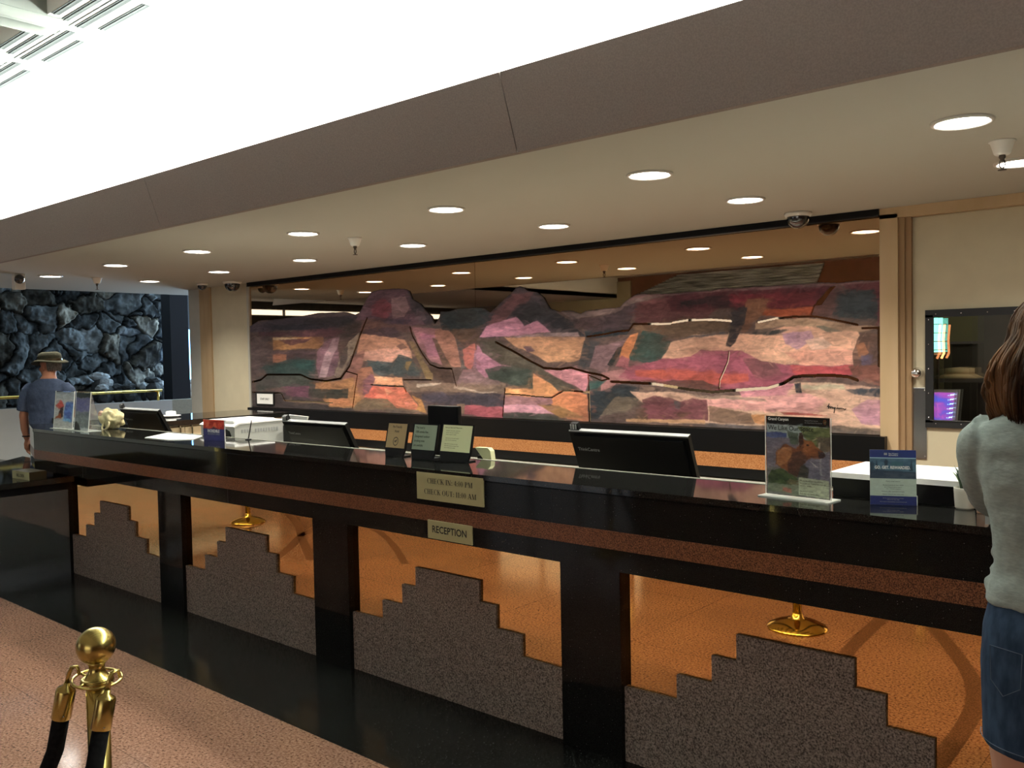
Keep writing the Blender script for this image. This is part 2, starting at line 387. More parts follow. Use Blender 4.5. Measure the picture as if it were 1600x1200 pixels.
def serif(mb, txt, o, ux, uy, h, m, squash=1, depth=.0006):
    ux = Vector(ux).normalized(); uy = Vector(uy).normalized(); uz = ux.cross(uy)*depth
    tot = sum(GL[c][0] for c in txt); x = -tot/2
    for ci, c in enumerate(txt):
        for pi, p in enumerate(GL[c][1]):
            mb.add([Vector(o)+ux*(x+a)*h*squash+uy*b*h+uz*(1+.02*pi) for a, b in p], [list(range(len(p)))], m)
        x += GL[c][0]

# --- painted surfaces: colour laid down stroke by stroke on a fine mesh
def vnoise(X, Y, sx, sy, seed):
    r = np.random.RandomState(seed); G = r.rand(64, 64)
    x = X*sx+13.7*seed % 17; y = Y*sy+7.1*seed % 13
    xi = np.floor(x).astype(int); yi = np.floor(y).astype(int); fx = x-xi; fy = y-yi
    fx = fx*fx*(3-2*fx); fy = fy*fy*(3-2*fy)
    g = lambda a, b: G[a % 64, b % 64]
    return (g(xi, yi)*(1-fx)+g(xi+1, yi)*fx)*(1-fy)+(g(xi, yi+1)*(1-fx)+g(xi+1, yi+1)*fx)*fy
def fbm(X, Y, s, seed, o=4, ax=1, ay=1):
    t = 0; a = .5
    for k in range(o): t = t+a*vnoise(X, Y, s*ax*2**k, s*ay*2**k, seed+k*3); a *= .5
    return t/(1-.5**o)
def inside(X, Y, poly):
    c = np.zeros(X.shape, bool); n = len(poly)
    for i in range(n):
        x0, y0 = poly[i]; x1, y1 = poly[(i+1) % n]
        if y0 == y1: continue
        k = (y0 > Y) != (y1 > Y)
        c ^= k & (X < (x1-x0)*(Y-y0)/(y1-y0)+x0)
    return c
def seg_dist(X, Y, line):
    d = np.full(X.shape, 1e9)
    for (x0, y0), (x1, y1) in zip(line[:-1], line[1:]):
        L = (x1-x0)**2+(y1-y0)**2+1e-9; t = np.clip(((X-x0)*(x1-x0)+(Y-y0)*(y1-y0))/L, 0, 1)
        d = np.minimum(d, np.hypot(X-x0-t*(x1-x0), Y-y0-t*(y1-y0)))
    return d
def blur(a, k):
    if k < 1: return a
    for ax in (0, 1):
        p = np.pad(a, [(k+1, k) if i == ax else (0, 0) for i in range(2)], mode='edge'); c = np.cumsum(p, ax)
        n = a.shape[ax]
        a = (np.take(c, np.arange(2*k+1, 2*k+1+n), ax)-np.take(c, np.arange(0, n), ax))/(2*k+1)
    return a
def grid_mesh(name, P, C, keep, matname, parent=None, thick=0, origin=None):
    """P (ny,nx,3) points, C (ny,nx,3) linear colours, keep (ny-1,nx-1) bool"""
    ny, nx = P.shape[:2]; O = np.array(origin if origin is not None else (0, 0, 0), float)
    me = bpy.data.meshes.new(name)
    idx = np.arange(ny*nx).reshape(ny, nx)
    q = np.stack([idx[:-1, :-1], idx[:-1, 1:], idx[1:, 1:], idx[1:, :-1]], -1)[keep]
    used = np.zeros(ny*nx, bool); used[q.ravel()] = True
    remap = np.cumsum(used)-1; q = remap[q]; V = (P.reshape(-1, 3)[used]-O); CC = C.reshape(-1, 3)[used]
    me.vertices.add(len(V)); me.vertices.foreach_set('co', V.ravel().astype(np.float32))
    me.loops.add(q.size); me.loops.foreach_set('vertex_index', q.ravel().astype(np.int32))
    me.polygons.add(len(q)); me.polygons.foreach_set('loop_start', np.arange(0, q.size, 4, dtype=np.int32)); me.polygons.foreach_set('loop_total', np.full(len(q), 4, np.int32))
    me.update(calc_edges=True)
    a = me.color_attributes.new('paint', 'FLOAT_COLOR', 'POINT')
    a.data.foreach_set('color', np.concatenate([CC, np.ones((len(CC), 1))], 1).ravel().astype(np.float32))
    me.materials.append(MATS[matname]); me.validate()
    o = bpy.data.objects.new(name, me); COL.objects.link(o); o.location = O
    if parent is not None: o.parent = parent; o.location = Vector(O)-parent_world(parent)
    if thick:
        md = o.modifiers.new('thickness', 'SOLIDIFY'); md.thickness = thick; md.offset = 0
    return o
def lincol(C): C = np.clip(np.asarray(C, float)/255, 0, 1); return np.where(C <= .04045, C/12.92, ((C+.055)/1.055)**2.4)
def paint(X, Y, base, layers, warp, nscale, seed=1, var=.10, blurk=1):
    """layers: (polygon, colour[, colour2[, softness]]) in the units of X, Y"""
    C = np.ones(X.shape+(3,))*np.array(base, float)
    wx = (fbm(X, Y, nscale, seed)-.5)*2*warp+(fbm(X, Y, nscale*5, seed+40)-.5)*warp*.9
    wy = (fbm(X, Y, nscale, seed+20)-.5)*2*warp+(fbm(X, Y, nscale*5, seed+60)-.5)*warp*.9
    XX = X+wx; YY = Y+wy
    for li, L in enumerate(layers):
        poly, col = L[0], np.array(L[1], float); col2 = np.array(L[2], float) if len(L) > 2 and L[2] is not None else col; k = L[3] if len(L) > 3 else blurk
        xs = [p[0] for p in poly]; ys = [p[1] for p in poly]; pad = warp*2+abs(X[0, 1]-X[0, 0])*(k+2)*2
        j = np.where((X[X.shape[0]//2] > min(xs)-pad) & (X[X.shape[0]//2] < max(xs)+pad))[0]; i = np.where((Y[:, Y.shape[1]//2] > min(ys)-pad-5*0) & (Y[:, Y.shape[1]//2] < max(ys)+pad))[0]
        if len(i) < 2 or len(j) < 2: continue
        sl = (slice(i[0], i[-1]+1), slice(j[0], j[-1]+1))
        M = (inside(X[sl], Y[sl], poly) if (len(L) > 3 and k == 0) else inside(XX[sl], YY[sl], poly)).astype(float)
        M = blur(M, k)
        t = fbm(X[sl], Y[sl], nscale*1.3, seed+100+li*2, 3, .6, 1.6)[..., None]; t = np.clip((t-.5)*3+.5, 0, 1)
        cc = col*(1-t)+col2*t
        C[sl] = C[sl]*(1-M[..., None])+cc*M[..., None]
    C = C*(1+var*2*(fbm(X, Y, nscale*4, seed+200, 4, .5, 1.5)-.5)[..., None])
    return lincol(C)

def dabs(C, n, l0, l1, wmax, seed, mixin=.25, reach=12, lo=.74, hi=1.3):
    """short brush dabs that carry a little of the neighbouring colour"""
    r = np.random.RandomState(seed); nz, nx = C.shape[:2]; S0 = C.copy()
    for q in range(n):
        L = r.randint(l0, l1); w = r.randint(1, wmax+1); ang = r.choice([0, .15, -.2, .6, -.7, 1.3], p=[.3, .2, .15, .13, .12, .1])+r.uniform(-.15, .15)
        ci = r.randint(2, nz-2); cj = r.randint(2, nx-2); h = min(int(abs(math.sin(ang))*L)+w+1, 9); hw = L+1
        i0, i1, j0, j1 = max(ci-h, 0), min(ci+h+1, nz), max(cj-hw, 0), min(cj+hw+1, nx)
        II, JJ = np.mgrid[i0:i1, j0:j1]; u = (JJ-cj)*math.cos(ang)+(II-ci)*math.sin(ang); v = -(JJ-cj)*math.sin(ang)+(II-ci)*math.cos(ang)
        m_ = np.clip(1.3-(u/L)**2-(v/(w+.5))**2, 0, 1)*r.uniform(.25, .7)
        # keep the dab inside patches of like colour
        d = np.abs(S0[i0:i1, j0:j1]-S0[ci, cj]).sum(-1); m_ = m_*np.clip(1.25-d*4.5, .08, 1)
        si = int(np.clip(ci+r.randint(-reach//2, reach//2+1), 0, nz-1)); sj = int(np.clip(cj+r.randint(-reach, reach+1), 0, nx-1))
        c = (S0[si, sj]*mixin+S0[ci, cj]*(1-mixin))*r.uniform(lo, hi)
        C[i0:i1, j0:j1] = C[i0:i1, j0:j1]*(1-m_[..., None])+c*m_[..., None]
    return C

# ================================================================== THE ROOM
HC = 2.44; YW = 5.68
m = MB(); m.box((-18, -9, -.1), (7, 10, 0), 'floor_granite'); struct('floor', m)
m = MB(); m.box((-11.4, 2.223, .0), (1.6, 2.86, .003), 'black_tile'); m.box((-11.4, 2.86, .0), (-8.9, 6.0, .003), 'black_tile'); struct('trim_1', m)
def reflection_strip(pts, w=.038):  # ribbon on the floor painting a dark reflected curve
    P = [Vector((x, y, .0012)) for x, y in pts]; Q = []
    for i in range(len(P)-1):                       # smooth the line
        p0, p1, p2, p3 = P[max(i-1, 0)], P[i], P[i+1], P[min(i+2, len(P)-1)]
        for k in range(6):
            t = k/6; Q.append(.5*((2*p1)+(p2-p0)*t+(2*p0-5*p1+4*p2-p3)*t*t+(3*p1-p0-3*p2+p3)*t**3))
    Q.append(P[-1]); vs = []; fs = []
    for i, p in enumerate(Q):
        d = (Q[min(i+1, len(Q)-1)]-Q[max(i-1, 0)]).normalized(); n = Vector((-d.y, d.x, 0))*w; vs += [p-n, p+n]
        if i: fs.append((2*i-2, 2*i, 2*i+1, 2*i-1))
    m.add(vs, fs, 'floor_reflection')
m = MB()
reflection_strip([(-1.62, .05), (-1.399, .473), (-1.197, .853), (-1.072, 1.124), (-.986, 1.42), (-.955, 1.75), (-.95, 2.2)]); reflection_strip([(-1.72, .30), (-1.697, .699), (-1.680, .94), (-1.652, 1.203), (-1.56, 1.6), (-1.42, 2.2)])
reflection_strip([(-8.0, .20), (-7.53, .44), (-6.96, .74), (-6.41, 1.09), (-5.72, 1.51)]); reflection_strip([(-6.003, 1.62), (-6.265, 1.31), (-6.51, 1.04), (-6.745, .72), (-7.0, .3)])
reflection_strip([(-6.8, .36), (-6.454, .405), (-6.113, .478), (-5.539, .802), (-4.995, 1.174)], .03)
struct('reflection_arcs', m)
# soffit over the desk
m = MB(); m.box((-10.95, 2.867, HC), (7, 6.3, HC+.16), 'paint_ceiling'); struct('ceiling', m)
# leaning fabric fascia of the soffit, in long panels
m = MB(); seam = -2.412; xs = [-12.4, seam-9.0, seam-6.0, seam-3.0, seam, seam+3.0, seam+6.0, 7]
for a, b in zip(xs[:-1], xs[1:]):
    prof = [(2.866, HC-.001), (2.761, 2.75), (2.80, 2.75), (2.90, HC-.001)]
    m.prism([(a+.0025, y, z) for y, z in prof], (b-a-.005, 0, 0), 'fascia_fabric')
struct('trim_2', m)
# lobby ceiling with the cove and two rows of moulded coffers
ZL = 3.4; PX = .75
m = MB()
XR0 = -4.97                              # centre of one rib; ribs repeat every 75 cm
m.box((-12.4, 1.98, ZL), (7, 3.7, ZL+.1), 'paint_white')
m.box((-12.4, -9, ZL), (7, -.6, ZL+.1), 'paint_white')
m.box((-12.4, -.6, ZL+.10), (7, 1.98, ZL+.2), 'paint_white')
m.box((-12.4, .62, ZL), (7, .76, ZL+.1), 'coffer_white_dim')
for i in range(-10, 16):
    xc = XR0+PX*i
    # rib: a flat bed with two rounded ridges, splayed at the end
    m.box((xc-.13, -.6, ZL-.004), (xc+.13, 2.07, ZL+.1), 'coffer_white_dim')
    for dx in (-.085, -.0, .085):
        r_ = .038 if dx else .02
        m.tube([(xc+dx, -.6, ZL-.002), (xc+dx, 2.03, ZL-.002), (xc+dx*.8, 2.09, ZL+.02)], r_, 'coffer_white_dim', 12)
    # slots between the ribs, their shade painted as dark strips on the plaster
    a, b = xc+.15, xc+PX-.15
    for (y0, y1, xa, xb) in ((2.245, 2.285, xc+.10-.6+PX-.13, xc+PX-.13), (2.143, 2.188, xc+.07, xc+PX-.02), (2.118, 2.122, xc+.05, xc+PX-.05), (2.052, 2.088, a-.03, b+.02), (1.982, 2.022, a+.02, b-.01)):
        m.box((xa, y0, ZL-.003), (xb, y1, ZL-.0005), 'groove_shade'); 
        if y1-y0 > .01: m.box((xa, y0+.012, ZL-.006), (xb, y0+.022, ZL-.003), 'groove_half_shade')
struct('ceiling.001', m)
m = MB(); m.box((-12.4, 3.6, HC+.16), (7, 3.7, ZL), 'paint_white'); m.box((-12.4, 2.92, HC+.161), (7, 3.6, HC+.19), 'paint_white'); struct('wall_cove', m)
m = MB(); m.box((-18, -9, 2.9), (-12.4, 10, 3.0), 'paint_white'); m.box((-12.4, 2.9, 2.9), (-10.95, 10, 3.0), 'paint_white'); m.box((-12.45, -9, 2.9), (-12.4, 3.7, 3.5), 'paint_white'); struct('ceiling.002', m)
# lobby walls behind and beside the viewer
m = MB(); m.box((-18, -7.4, 0), (7, -7.2, 3.5), 'lobby_wall'); m.box((-15.5, -7.2, 2.3), (-12.0, -7.16, 3.3), 'lobby_wall_cream'); m.box((-18, -7.2, 2.0), (-15.5, -7.17, 3.4), 'fascia_fabric')
struct('wall_front', m)
m = MB()
for x0, x1 in ((-11.4, -8.1), (-1.7, 3.3)):  # first the lobby windows, then a frame added round the fill lamp
    n = 3
    for k in range(n+1): x = x0+(x1-x0)*k/n; m.box((x-.03, -7.2, .5), (x+.03, -7.02, 2.8), 'dark_metal')
    for z in (.52, 2.78): m.box((x0, -7.2, z-.03), (x1, -7.02, z+.03), 'dark_metal')
struct('window_3', m)
m = MB()
lo, hi = 2.90, 3.36
for k in range(13):
    z = lo+(hi-lo)*k/13
    m.prism([(-11.9+.10*k, -7.185, z), (-11.9+.10*k, -7.13, z+.008), (-11.9+.10*k, -7.13, z+.014), (-11.9+.10*k, -7.185, z+.034)], (4.55-.085*k, 0, 0), 'slat_metal')
o = m.build('louvre_screen', None, (-10.5, -7.16, 2.9)); tag(o, 'shiny slatted metal screen mirrored above the right half of the mural', 'screen')
m = MB(); m.box((7, -9.2, 0), (7.2, 10, 3.5), 'lobby_wall'); struct('wall_right', m)
m = MB(); m.box((-18.2, -9, 0), (-18, 10, 3), 'office_dark'); struct('wall_left', m)
m = MB(); m.box((-18, 9.9, 0), (7, 10, 3), 'dark_backdrop'); struct('wall_far', m)
# clerestory strip of sky high in the left wall
mat('sky_strip', (.8, .85, .9), .5, emit=(.92, .97, 1.0), es=.95)
m = MB(); m.box((-17.985, -6.6, 2.585), (-17.975, 1.6, 2.71), 'sky_strip')
for y in (-6.6, -4.0, -1.2, 1.6): m.box((-17.99, y-.03, 2.56), (-17.94, y+.03, 2.73), 'dark_metal')
m.box((-17.99, -6.6, 2.56), (-17.94, 1.6, 2.585), 'dark_metal'); m.box((-17.99, -6.6, 2.71), (-17.94, 1.6, 2.73), 'dark_metal')
struct('window_1', m)

# back wall: pale return, tan pilaster, cream panel, then the mural, the door and more wall
m = MB()
m.box((-10.11, YW, 0), (-9.83, YW+.15, HC), 'wall_pale'); m.box((-9.83, YW-.02, 0), (-9.585, YW+.15, HC), 'trim_tan')
m.box((-9.585, YW, 0), (-8.765, YW+.15, HC), 'wall_cream'); m.box((-8.765, YW+.012, 0), (-1.84, YW+.15, HC), 'wall_cream')
m.box((-.62, YW, 0), (7, YW+.15, HC), 'wall_cream'); m.box((-1.84, YW, 2.40), (-.62, YW+.15, HC), 'wall_pale')
struct('wall_back', m)
m = MB(); m.box((-8.80, YW-.03, .95), (-8.765, YW+.01, HC), 'wall_pale'); struct('trim_3', m)
# door
d1 = thing('door_1', (-1.2, YW, 0), None, None); d1['kind'] = 'structure'
m = MB()
m.box((-1.842, YW-.03, 0), (-1.735, YW+.1, 2.40), 'door_frame_wood'); m.box((-1.842, YW-.03, 2.375), (-.62, YW+.1, 2.439), 'door_frame_wood')
m.box((-1.735, YW-.012, 0), (-1.70, YW+.1, 2.375), 'jamb_wood'); m.box((-1.70, YW+.0, 0), (-1.665, YW+.1, 2.375), 'jamb_wood'); m.box((-.66, YW-.03, 0), (-.60, YW+.1, 2.40), 'door_frame_wood')
m.build('door_frame', d1)
XA, XB, ZA, ZB = -1.56, -.80, 1.125, 1.775
m = MB(); y0, y1 = YW+.03, YW+.075
m.box((-1.664, y0, .01), (XA, y1, 2.372), 'wall_cream'); m.box((XB, y0, .01), (-.664, y1, 2.372), 'wall_cream'); m.box((XA, y0, .01), (XB, y1, ZA), 'wall_cream'); m.box((XA, y0, ZB), (XB, y1, 2.372), 'wall_cream')
leaf = m.build('door_leaf', d1)
m = MB(); fw = .045; y0f, y1f = YW+.012, YW+.031
m.box((XA-.03, y0f, ZA-.03), (XB+.03, y1f, ZA+fw-.03), 'dark_metal'); m.box((XA-.03, y0f, ZB-fw+.03), (XB+.03, y1f, ZB+.03), 'dark_metal')
m.box((XA-.03, y0f, ZA), (XA+fw-.03, y1f, ZB), 'dark_metal'); m.box((XB-fw+.03, y0f, ZA), (XB+.03, y1f, ZB), 'dark_metal')
m.box((XA, y0f-.006, ZA+.012), (XB, y0f, ZA+.018), 'steel')
for k in range(6):
    for zz in (ZA-.005, ZB+.005): m.lathe([(0, -.003), (.004, -.002), (.005, 0)], (XA+.03+k*.14, y0f, zz), 'steel', 8, 'y')
for k in range(5):
    for xx in (XA-.01, XB+.01): m.lathe([(0, -.003), (.004, -.002), (.005, 0)], (xx, y0f, ZA+.03+k*.148), 'steel', 8, 'y')
m.build('window_frame', leaf)
m = MB(); m.box((XA, YW+.045, ZA), (XB, YW+.051, ZB), 'pane_glass'); m.build('pane', leaf)
m = MB(); m.lathe([(.034, 0), (.034, -.006), (.024, -.02), (.026, -.035), (.03, -.05), (.022, -.062), (0, -.064)], (-1.655+.02, YW+.03, 1.425), 'chrome', 28, 'y'); m.build('knob', d1)
m = MB(); m.box((-1.69, YW+.022, .90), (-1.585, YW+.03, 1.335), 'steel', .002)
for xx, zz in ((-1.68, .915), (-1.595, .915), (-1.68, 1.32), (-1.595, 1.32)): m.lathe([(0, -.003), (.004, -.002), (.005, 0)], (xx, YW+.022, zz), 'chrome', 8, 'y')
m.build('push_plate', d1)

# office behind the door glass
m = MB(); m.box((-3.2, 8.5, 0), (1.6, 8.6, 2.6), 'office_wall'); m.box((-3.3, 5.83, 0), (-3.2, 8.6, 2.6), 'office_wall'); m.box((1.6, 5.83, 0), (1.7, 8.6, 2.6), 'office_wall'); m.box((-3.3, 5.83, 2.6), (1.7, 8.6, 2.7), 'office_wall'); struct('wall_office', m)
pl = bpy.data.lights.new('office_fill_light', 'POINT'); pl.energy = 9; pl.color = (1, .93, .75); pl.shadow_soft_size = .2  # unseen fill light added to brighten the office
po = bpy.data.objects.new('office_fill_light', pl); COL.objects.link(po); po.location = (-.6, 7.0, 2.35)
def slab_px(mb, px0, px1, pz0, pz1, Y, dy, mt):
    a = at_y(px0, pz1, Y); b = at_y(px1, pz0, Y); mb.box((a.x, Y, a.z), (b.x, Y+dy, b.z), mt)
m = MB(); slab_px(m, 1475, 1526, 537, 720, 7.6, .4, 'office_dark'); slab_px(m, 1472, 1528, 533, 538, 7.58, .45, 'office_grey'); p = at_y(1500, 720, 7.6)
o = m.build('office_cabinet', None, (p.x, 7.8, 0)); tag(o, 'tall dark cabinet seen through the door window, behind the lit monitor', 'cabinet')
m = MB(); slab_px(m, 1528, 1588, 470, 800, 7.2, .1, 'office_grey'); slab_px(m, 1588, 1598, 470, 800, 7.19, .1, 'white_gloss'); o = m.build('office_partition', None, (-1.4, 7.2, 0)); tag(o, 'mauve grey partition seen through the right of the door window', 'partition')
m = MB(); a = at_y(1459, 497, 6.75); b = at_y(1472, 550, 6.75)
m.box((a.x, 6.75, b.z), (b.x, 6.77, a.z), 'glass_turquoise')
for k in range(4): zz = b.z+(a.z-b.z)*(k+.2)/4; m.box((a.x, 6.745, zz), (b.x, 6.75, zz+.006), 'screen_bezel')
m.box((a.x, 6.745, b.z-.02), (b.x+.005, 6.775, b.z), 'white_gloss'); m.box((a.x-.01, 6.745, b.z-.5), (a.x+.03, 6.775, b.z-.02), 'office_dark'); o = m.build('stained_glass_panel', None, ((a.x+b.x)/2, 6.76, b.z)); tag(o, 'glowing turquoise glass panel in the upper left of the door window', 'glass panel')
m = MB(); pts = [at_y(x, y, 6.7) for x, y in [(1476, 507), (1474, 530), (1475, 552), (1471, 560)]]
m.tube(pts, .008, 'neon_orange', 8); o = m.build('neon_tube', None, pts[-1]); tag(o, 'orange neon tube beside the turquoise glass in the door window', 'neon light')
# desk, monitor with the purple screen, hat on the shelf
m = MB(); m.box((-2.1, 6.1, .98), (-.8, 6.75, 1.02), 'office_grey')
for x in (-2.05, -.85): m.box((x-.02, 6.15, 0), (x+.02, 6.7, .98), 'office_grey')
o = m.build('office_desk', None, (-1.4, 6.4, 0)); tag(o, 'grey desk inside the office below the door window', 'desk')
YM = 6.3; mon = thing('monitor', (at_y(1480, 660, YM).x, YM, 1.02), 'monitor with a purple and pink screen seen through the door window', 'monitor')
q = [at_y(x, y, YM) for x, y in [(1456, 662), (1494, 662), (1499, 609), (1458, 609)]]
m = MB(); m.prism(q, (0, .03, 0), 'screen_bezel'); c = sum(q, Vector())/4; m.box((c.x-.03, YM+.03, 1.02), (c.x+.03, YM+.05, q[0].z+.05), 'screen_bezel'); m.box((c.x-.09, YM-.04, 1.02), (c.x+.09, YM+.1, 1.032), 'screen_bezel'); m.build('monitor_body', mon)
sc = mat('screen_picture', (.02, .02, .03), .3); bs = sc.node_tree.nodes['Principled BSDF']; cc = objco(sc); nn = nd(sc, 'ShaderNodeTexNoise', Scale=14.0, Detail=2.0, Distortion=1.5); lk(sc, cc, nn.inputs['Vector'])
rr = ramp(sc, nn.outputs['Fac'], [(.32, (.06, .08, .45)), (.45, (.12, .06, .35)), (.55, (.30, .06, .32)), (.66, (.42, .12, .38)), (.8, (.2, .3, .8))]); lk(sc, rr.outputs['Color'], bs.inputs['Emission Color']); bs.inputs['Emission Strength'].default_value = .55
mat('icon_light', (.3, .6, .9), .5, emit=(.4, .8, 1), es=1.2)
m = MB(); q2 = [at_y(x, y, YM)-Vector((0, .002, 0)) for x, y in [(1459, 656), (1488, 657), (1492, 614), (1460, 613)]]; m.prism(q2, (0, .002, 0), 'screen_picture')
for k in range(6):
    for j in range(2):
        p = at_y(1486.5+j*2.8-k*.5, 617+k*7, YM); m.box((p.x-.004, YM-.004, p.z-.004), (p.x+.004, YM-.003, p.z+.004), 'icon_light')
m.build('screen', mon)
m = MB(); c0 = at_y(1500, 590, 7.2)
for k, (ra, rb) in enumerate(((.17, .10), (.10, .10))):
    m.lathe([(0, .03 if k == 0 else .06), (rb, .03 if k == 0 else .05), (ra, 0)], (c0.x, 7.2, c0.z-.0+k*.02), 'trim_tan', 20)
m.box((c0.x-.3, 7.05, c0.z-.03), (c0.x+.25, 7.45, c0.z), 'office_grey'); m.box((c0.x-.28, 7.1, 0), (c0.x-.24, 7.4, c0.z-.03), 'office_grey'); m.box((c0.x+.2, 7.1, 0), (c0.x+.24, 7.4, c0.z-.03), 'office_grey')
o = m.build('hat_shelf', None, (c0.x, 7.2, 0)); tag(o, 'shelf carrying a wide tan hat, seen through the door window', 'shelf')

# ------------------------------------------------------------------ far left: rock wall, planter, rail
def rock_wall():
    ny, nx = 240, 380; ys = np.linspace(3.3, 7.5, nx); zs = np.linspace(0, 2.9, ny); Yg, Zg = np.meshgrid(ys, zs)
    r = np.random.RandomState(5); n = 330; px = r.uniform(-1.8, 7.8, n); pz = r.uniform(-.1, 3.0, n); wgt = r.uniform(0, .11, n)**1.0
    U = Yg+(fbm(Yg, Zg, 3, 9)-.5)*.30+(fbm(Yg, Zg, 12, 91)-.5)*.09; V = Zg+(fbm(Yg, Zg, 3, 19)-.5)*.30+(fbm(Yg, Zg, 12, 93)-.5)*.09
    D = np.stack([np.hypot((U-a)*.85, (V-b)*1.1)-w for a, b, w in zip(px, pz, wgt)]); o = np.argsort(D, 0)[:2]
    d1_ = np.take_along_axis(D, o[:1], 0)[0]; d2 = np.take_along_axis(D, o[1:2], 0)[0]; e = d2-d1_; cell = o[0]
    tone = r.uniform(.45, 1.0, n)**1.2; bul = r.uniform(.04, .16, n); tx = r.uniform(-.25, .25, n); tz = r.uniform(-.25, .25, n)
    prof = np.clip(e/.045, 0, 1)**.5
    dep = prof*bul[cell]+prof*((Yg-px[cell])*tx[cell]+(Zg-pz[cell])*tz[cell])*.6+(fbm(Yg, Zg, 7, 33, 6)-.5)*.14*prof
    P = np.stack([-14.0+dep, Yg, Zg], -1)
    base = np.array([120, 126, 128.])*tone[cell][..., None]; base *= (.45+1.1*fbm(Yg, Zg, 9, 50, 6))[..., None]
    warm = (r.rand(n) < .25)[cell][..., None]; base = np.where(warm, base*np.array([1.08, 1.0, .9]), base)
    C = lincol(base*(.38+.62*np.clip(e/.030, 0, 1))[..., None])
    return P, C
P_, C_ = rock_wall()
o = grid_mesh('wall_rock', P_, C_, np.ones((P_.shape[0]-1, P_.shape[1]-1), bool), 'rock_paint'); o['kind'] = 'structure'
m = MB(); m.box((-14.4, 3.3, 0), (-14.05, 7.48, 2.9), 'dark_backdrop'); struct('wall_rock_core', m)
zp = at_x(0, 640, -11.5).z
m = MB(); m.box((-11.62, -1.5, 0), (-11.5, 6.17, zp), 'parapet_white'); m.box((-11.62, 6.17, 0), (-11.5, 6.5, zp), 'laminate_pale')
struct('wall_parapet', m)
m = MB(); m.box((-13.6, 3.0, 0), (-11.63, 6.4, .95), 'office_dark'); m.box((-13.6, 6.4, 0), (-12.3, 7.3, .95), 'office_dark'); o = m.build('planter_bed', None, (-12.8, 3, 0)); tag(o, 'dark raised planter between the rock wall and the white parapet', 'planter')
zr = at_x(0, 622, -11.5).z
rail = thing('handrail', (-11.5, 3, zp), 'polished brass handrail on top of the white parapet wall', 'handrail')
m = MB(); m.tube([(-11.56, -1.5, zr), (-11.56, 6.05, zr)], .022, 'polished_brass', 12); m.build('rail', rail)
for yy in (-.6, 1.0, 2.6, 4.3, 6.0):
    m = MB(); m.tube([(-11.56, yy, zp), (-11.56, yy, zr)], .016, 'polished_brass', 10); m.build('post', rail)
# boulders lying on the planter
ROCKS = [(155, 588, 20, 9, 'rock_pale', 'largest pale boulder topping the pile before the rock wall'), (166, 599, 15, 10, 'rock_pale', 'pale jagged boulder right under the topmost one'),
         (160, 606, 14, 5, 'rock_pale', 'flat pale stone low behind the brass rail, beside the man'), (224, 604, 8, 11, 'rock_pale', 'upright whitish stone leaning in the planter'),
         (249, 600, 12, 9, 'rock_pale', 'bluish white stone near the black column'), (200, 604, 16, 7, 'rock_dark', 'brownish stone in the middle of the planter'),
         (263, 604, 6, 8, 'rock_dark', 'grey stone touching the black column'), (183, 605, 14, 6, 'rock_dark', 'low grey stone next to the flat pale one'), (238, 594, 18, 6, 'rock_dark', 'long dark stone sloping behind the whitish one')]
mpx = 1/95.
for k, (x, y, w, h, mt, lb) in enumerate(ROCKS):
    c = at_x(x, y, -13.0+.12*(k % 3)); r = w*mpx*.62; bm = bmesh.new(); bmesh.ops.create_icosphere(bm, subdivisions=3, radius=1)
    hh = max(h*mpx*.62, .05)
    for v in bm.verts:
        n = 1+.35*mnoise.noise(v.co*1.6+Vector((k*3, 0, 0)))+.12*mnoise.noise(v.co*4+Vector((0, k, 0)))
        v.co = Vector((v.co.x*r*.7*n, v.co.y*r*n, v.co.z*hh*n))
    m = MB(); 
    for v in bm.verts: v.co += c
    m.frombm(bm, mt)
    # bedding stones down to the planter
    bm = bmesh.new(); bmesh.ops.create_icosphere(bm, subdivisions=2, radius=1); hz = (c.z-hh*.3-.951)/2; 
    for v in bm.verts:
        n = 1+.25*mnoise.noise(v.co*1.9+Vector((k*5, 2, 0))); v.co = Vector((c.x+.03+v.co.x*r*.8*n, c.y+v.co.y*r*1.05*n, .951+hz+v.co.z*hz))
    m.frombm(bm, 'rock_dark')
    o = m.build('boulder', None, (c.x, c.y, .84)); tag(o, lb, 'rock', 'boulders in the planter')
# black column, neon tube and blue window beyond
m = MB(); a = at_x(265, 470, -12.0); b = at_x(293, 470, -12.0); m.box((-12.25, a.y, 0), (-12.0, b.y, 2.9), 'dark_backdrop'); o = m.build('column', None, (-12.1, (a.y+b.y)/2, 0)); tag(o, 'black square column right of the rock wall', 'column')
m = MB(); a = at_x(293, 513, -13.5); b = at_x(302, 650, -13.5); m.box((-13.56, a.y-.1, 0), (-13.5, b.y+.4, 2.05), 'window_blue'); m.box((-13.56, a.y-.1, 2.05), (-13.5, b.y+.4, 2.9), 'dark_backdrop'); struct('window_2', m)
m = MB(); p0 = at_x(296, 515, -13.2); p1 = at_x(297.3, 598, -13.2); m.tube([p0, p1], .018, 'neon_blue', 8); m.box((p1.x-.05, p1.y-.05, 0), (p1.x+.05, p1.y+.05, p1.z), 'dark_metal'); o = m.build('neon_lamp', None, (p1.x, p1.y, 0)); tag(o, 'upright blue neon tube on a dark stand beside the black column', 'neon light')
m = MB(); c = at_x(297.5, 609, -12.9)
for dz, r in ((.0, .06), (.10, .075), (.19, .05)): m.sphere((c.x, c.y+.03, c.z-.07+dz), r, 'white_gloss', 8)
m.box((c.x-.1, c.y-.12, c.z-.26), (c.x+.1, c.y+.2, c.z-.13), 'jamb_wood'); m.box((c.x-.09, c.y-.1, .952), (c.x+.09, c.y+.18, max(c.z-.26, .96)), 'dark_metal'); o = m.build('ornament_stand', None, (c.x, c.y, 0)); tag(o, 'white knobbly ornament on a dark pedestal below the blue neon tube', 'ornament')

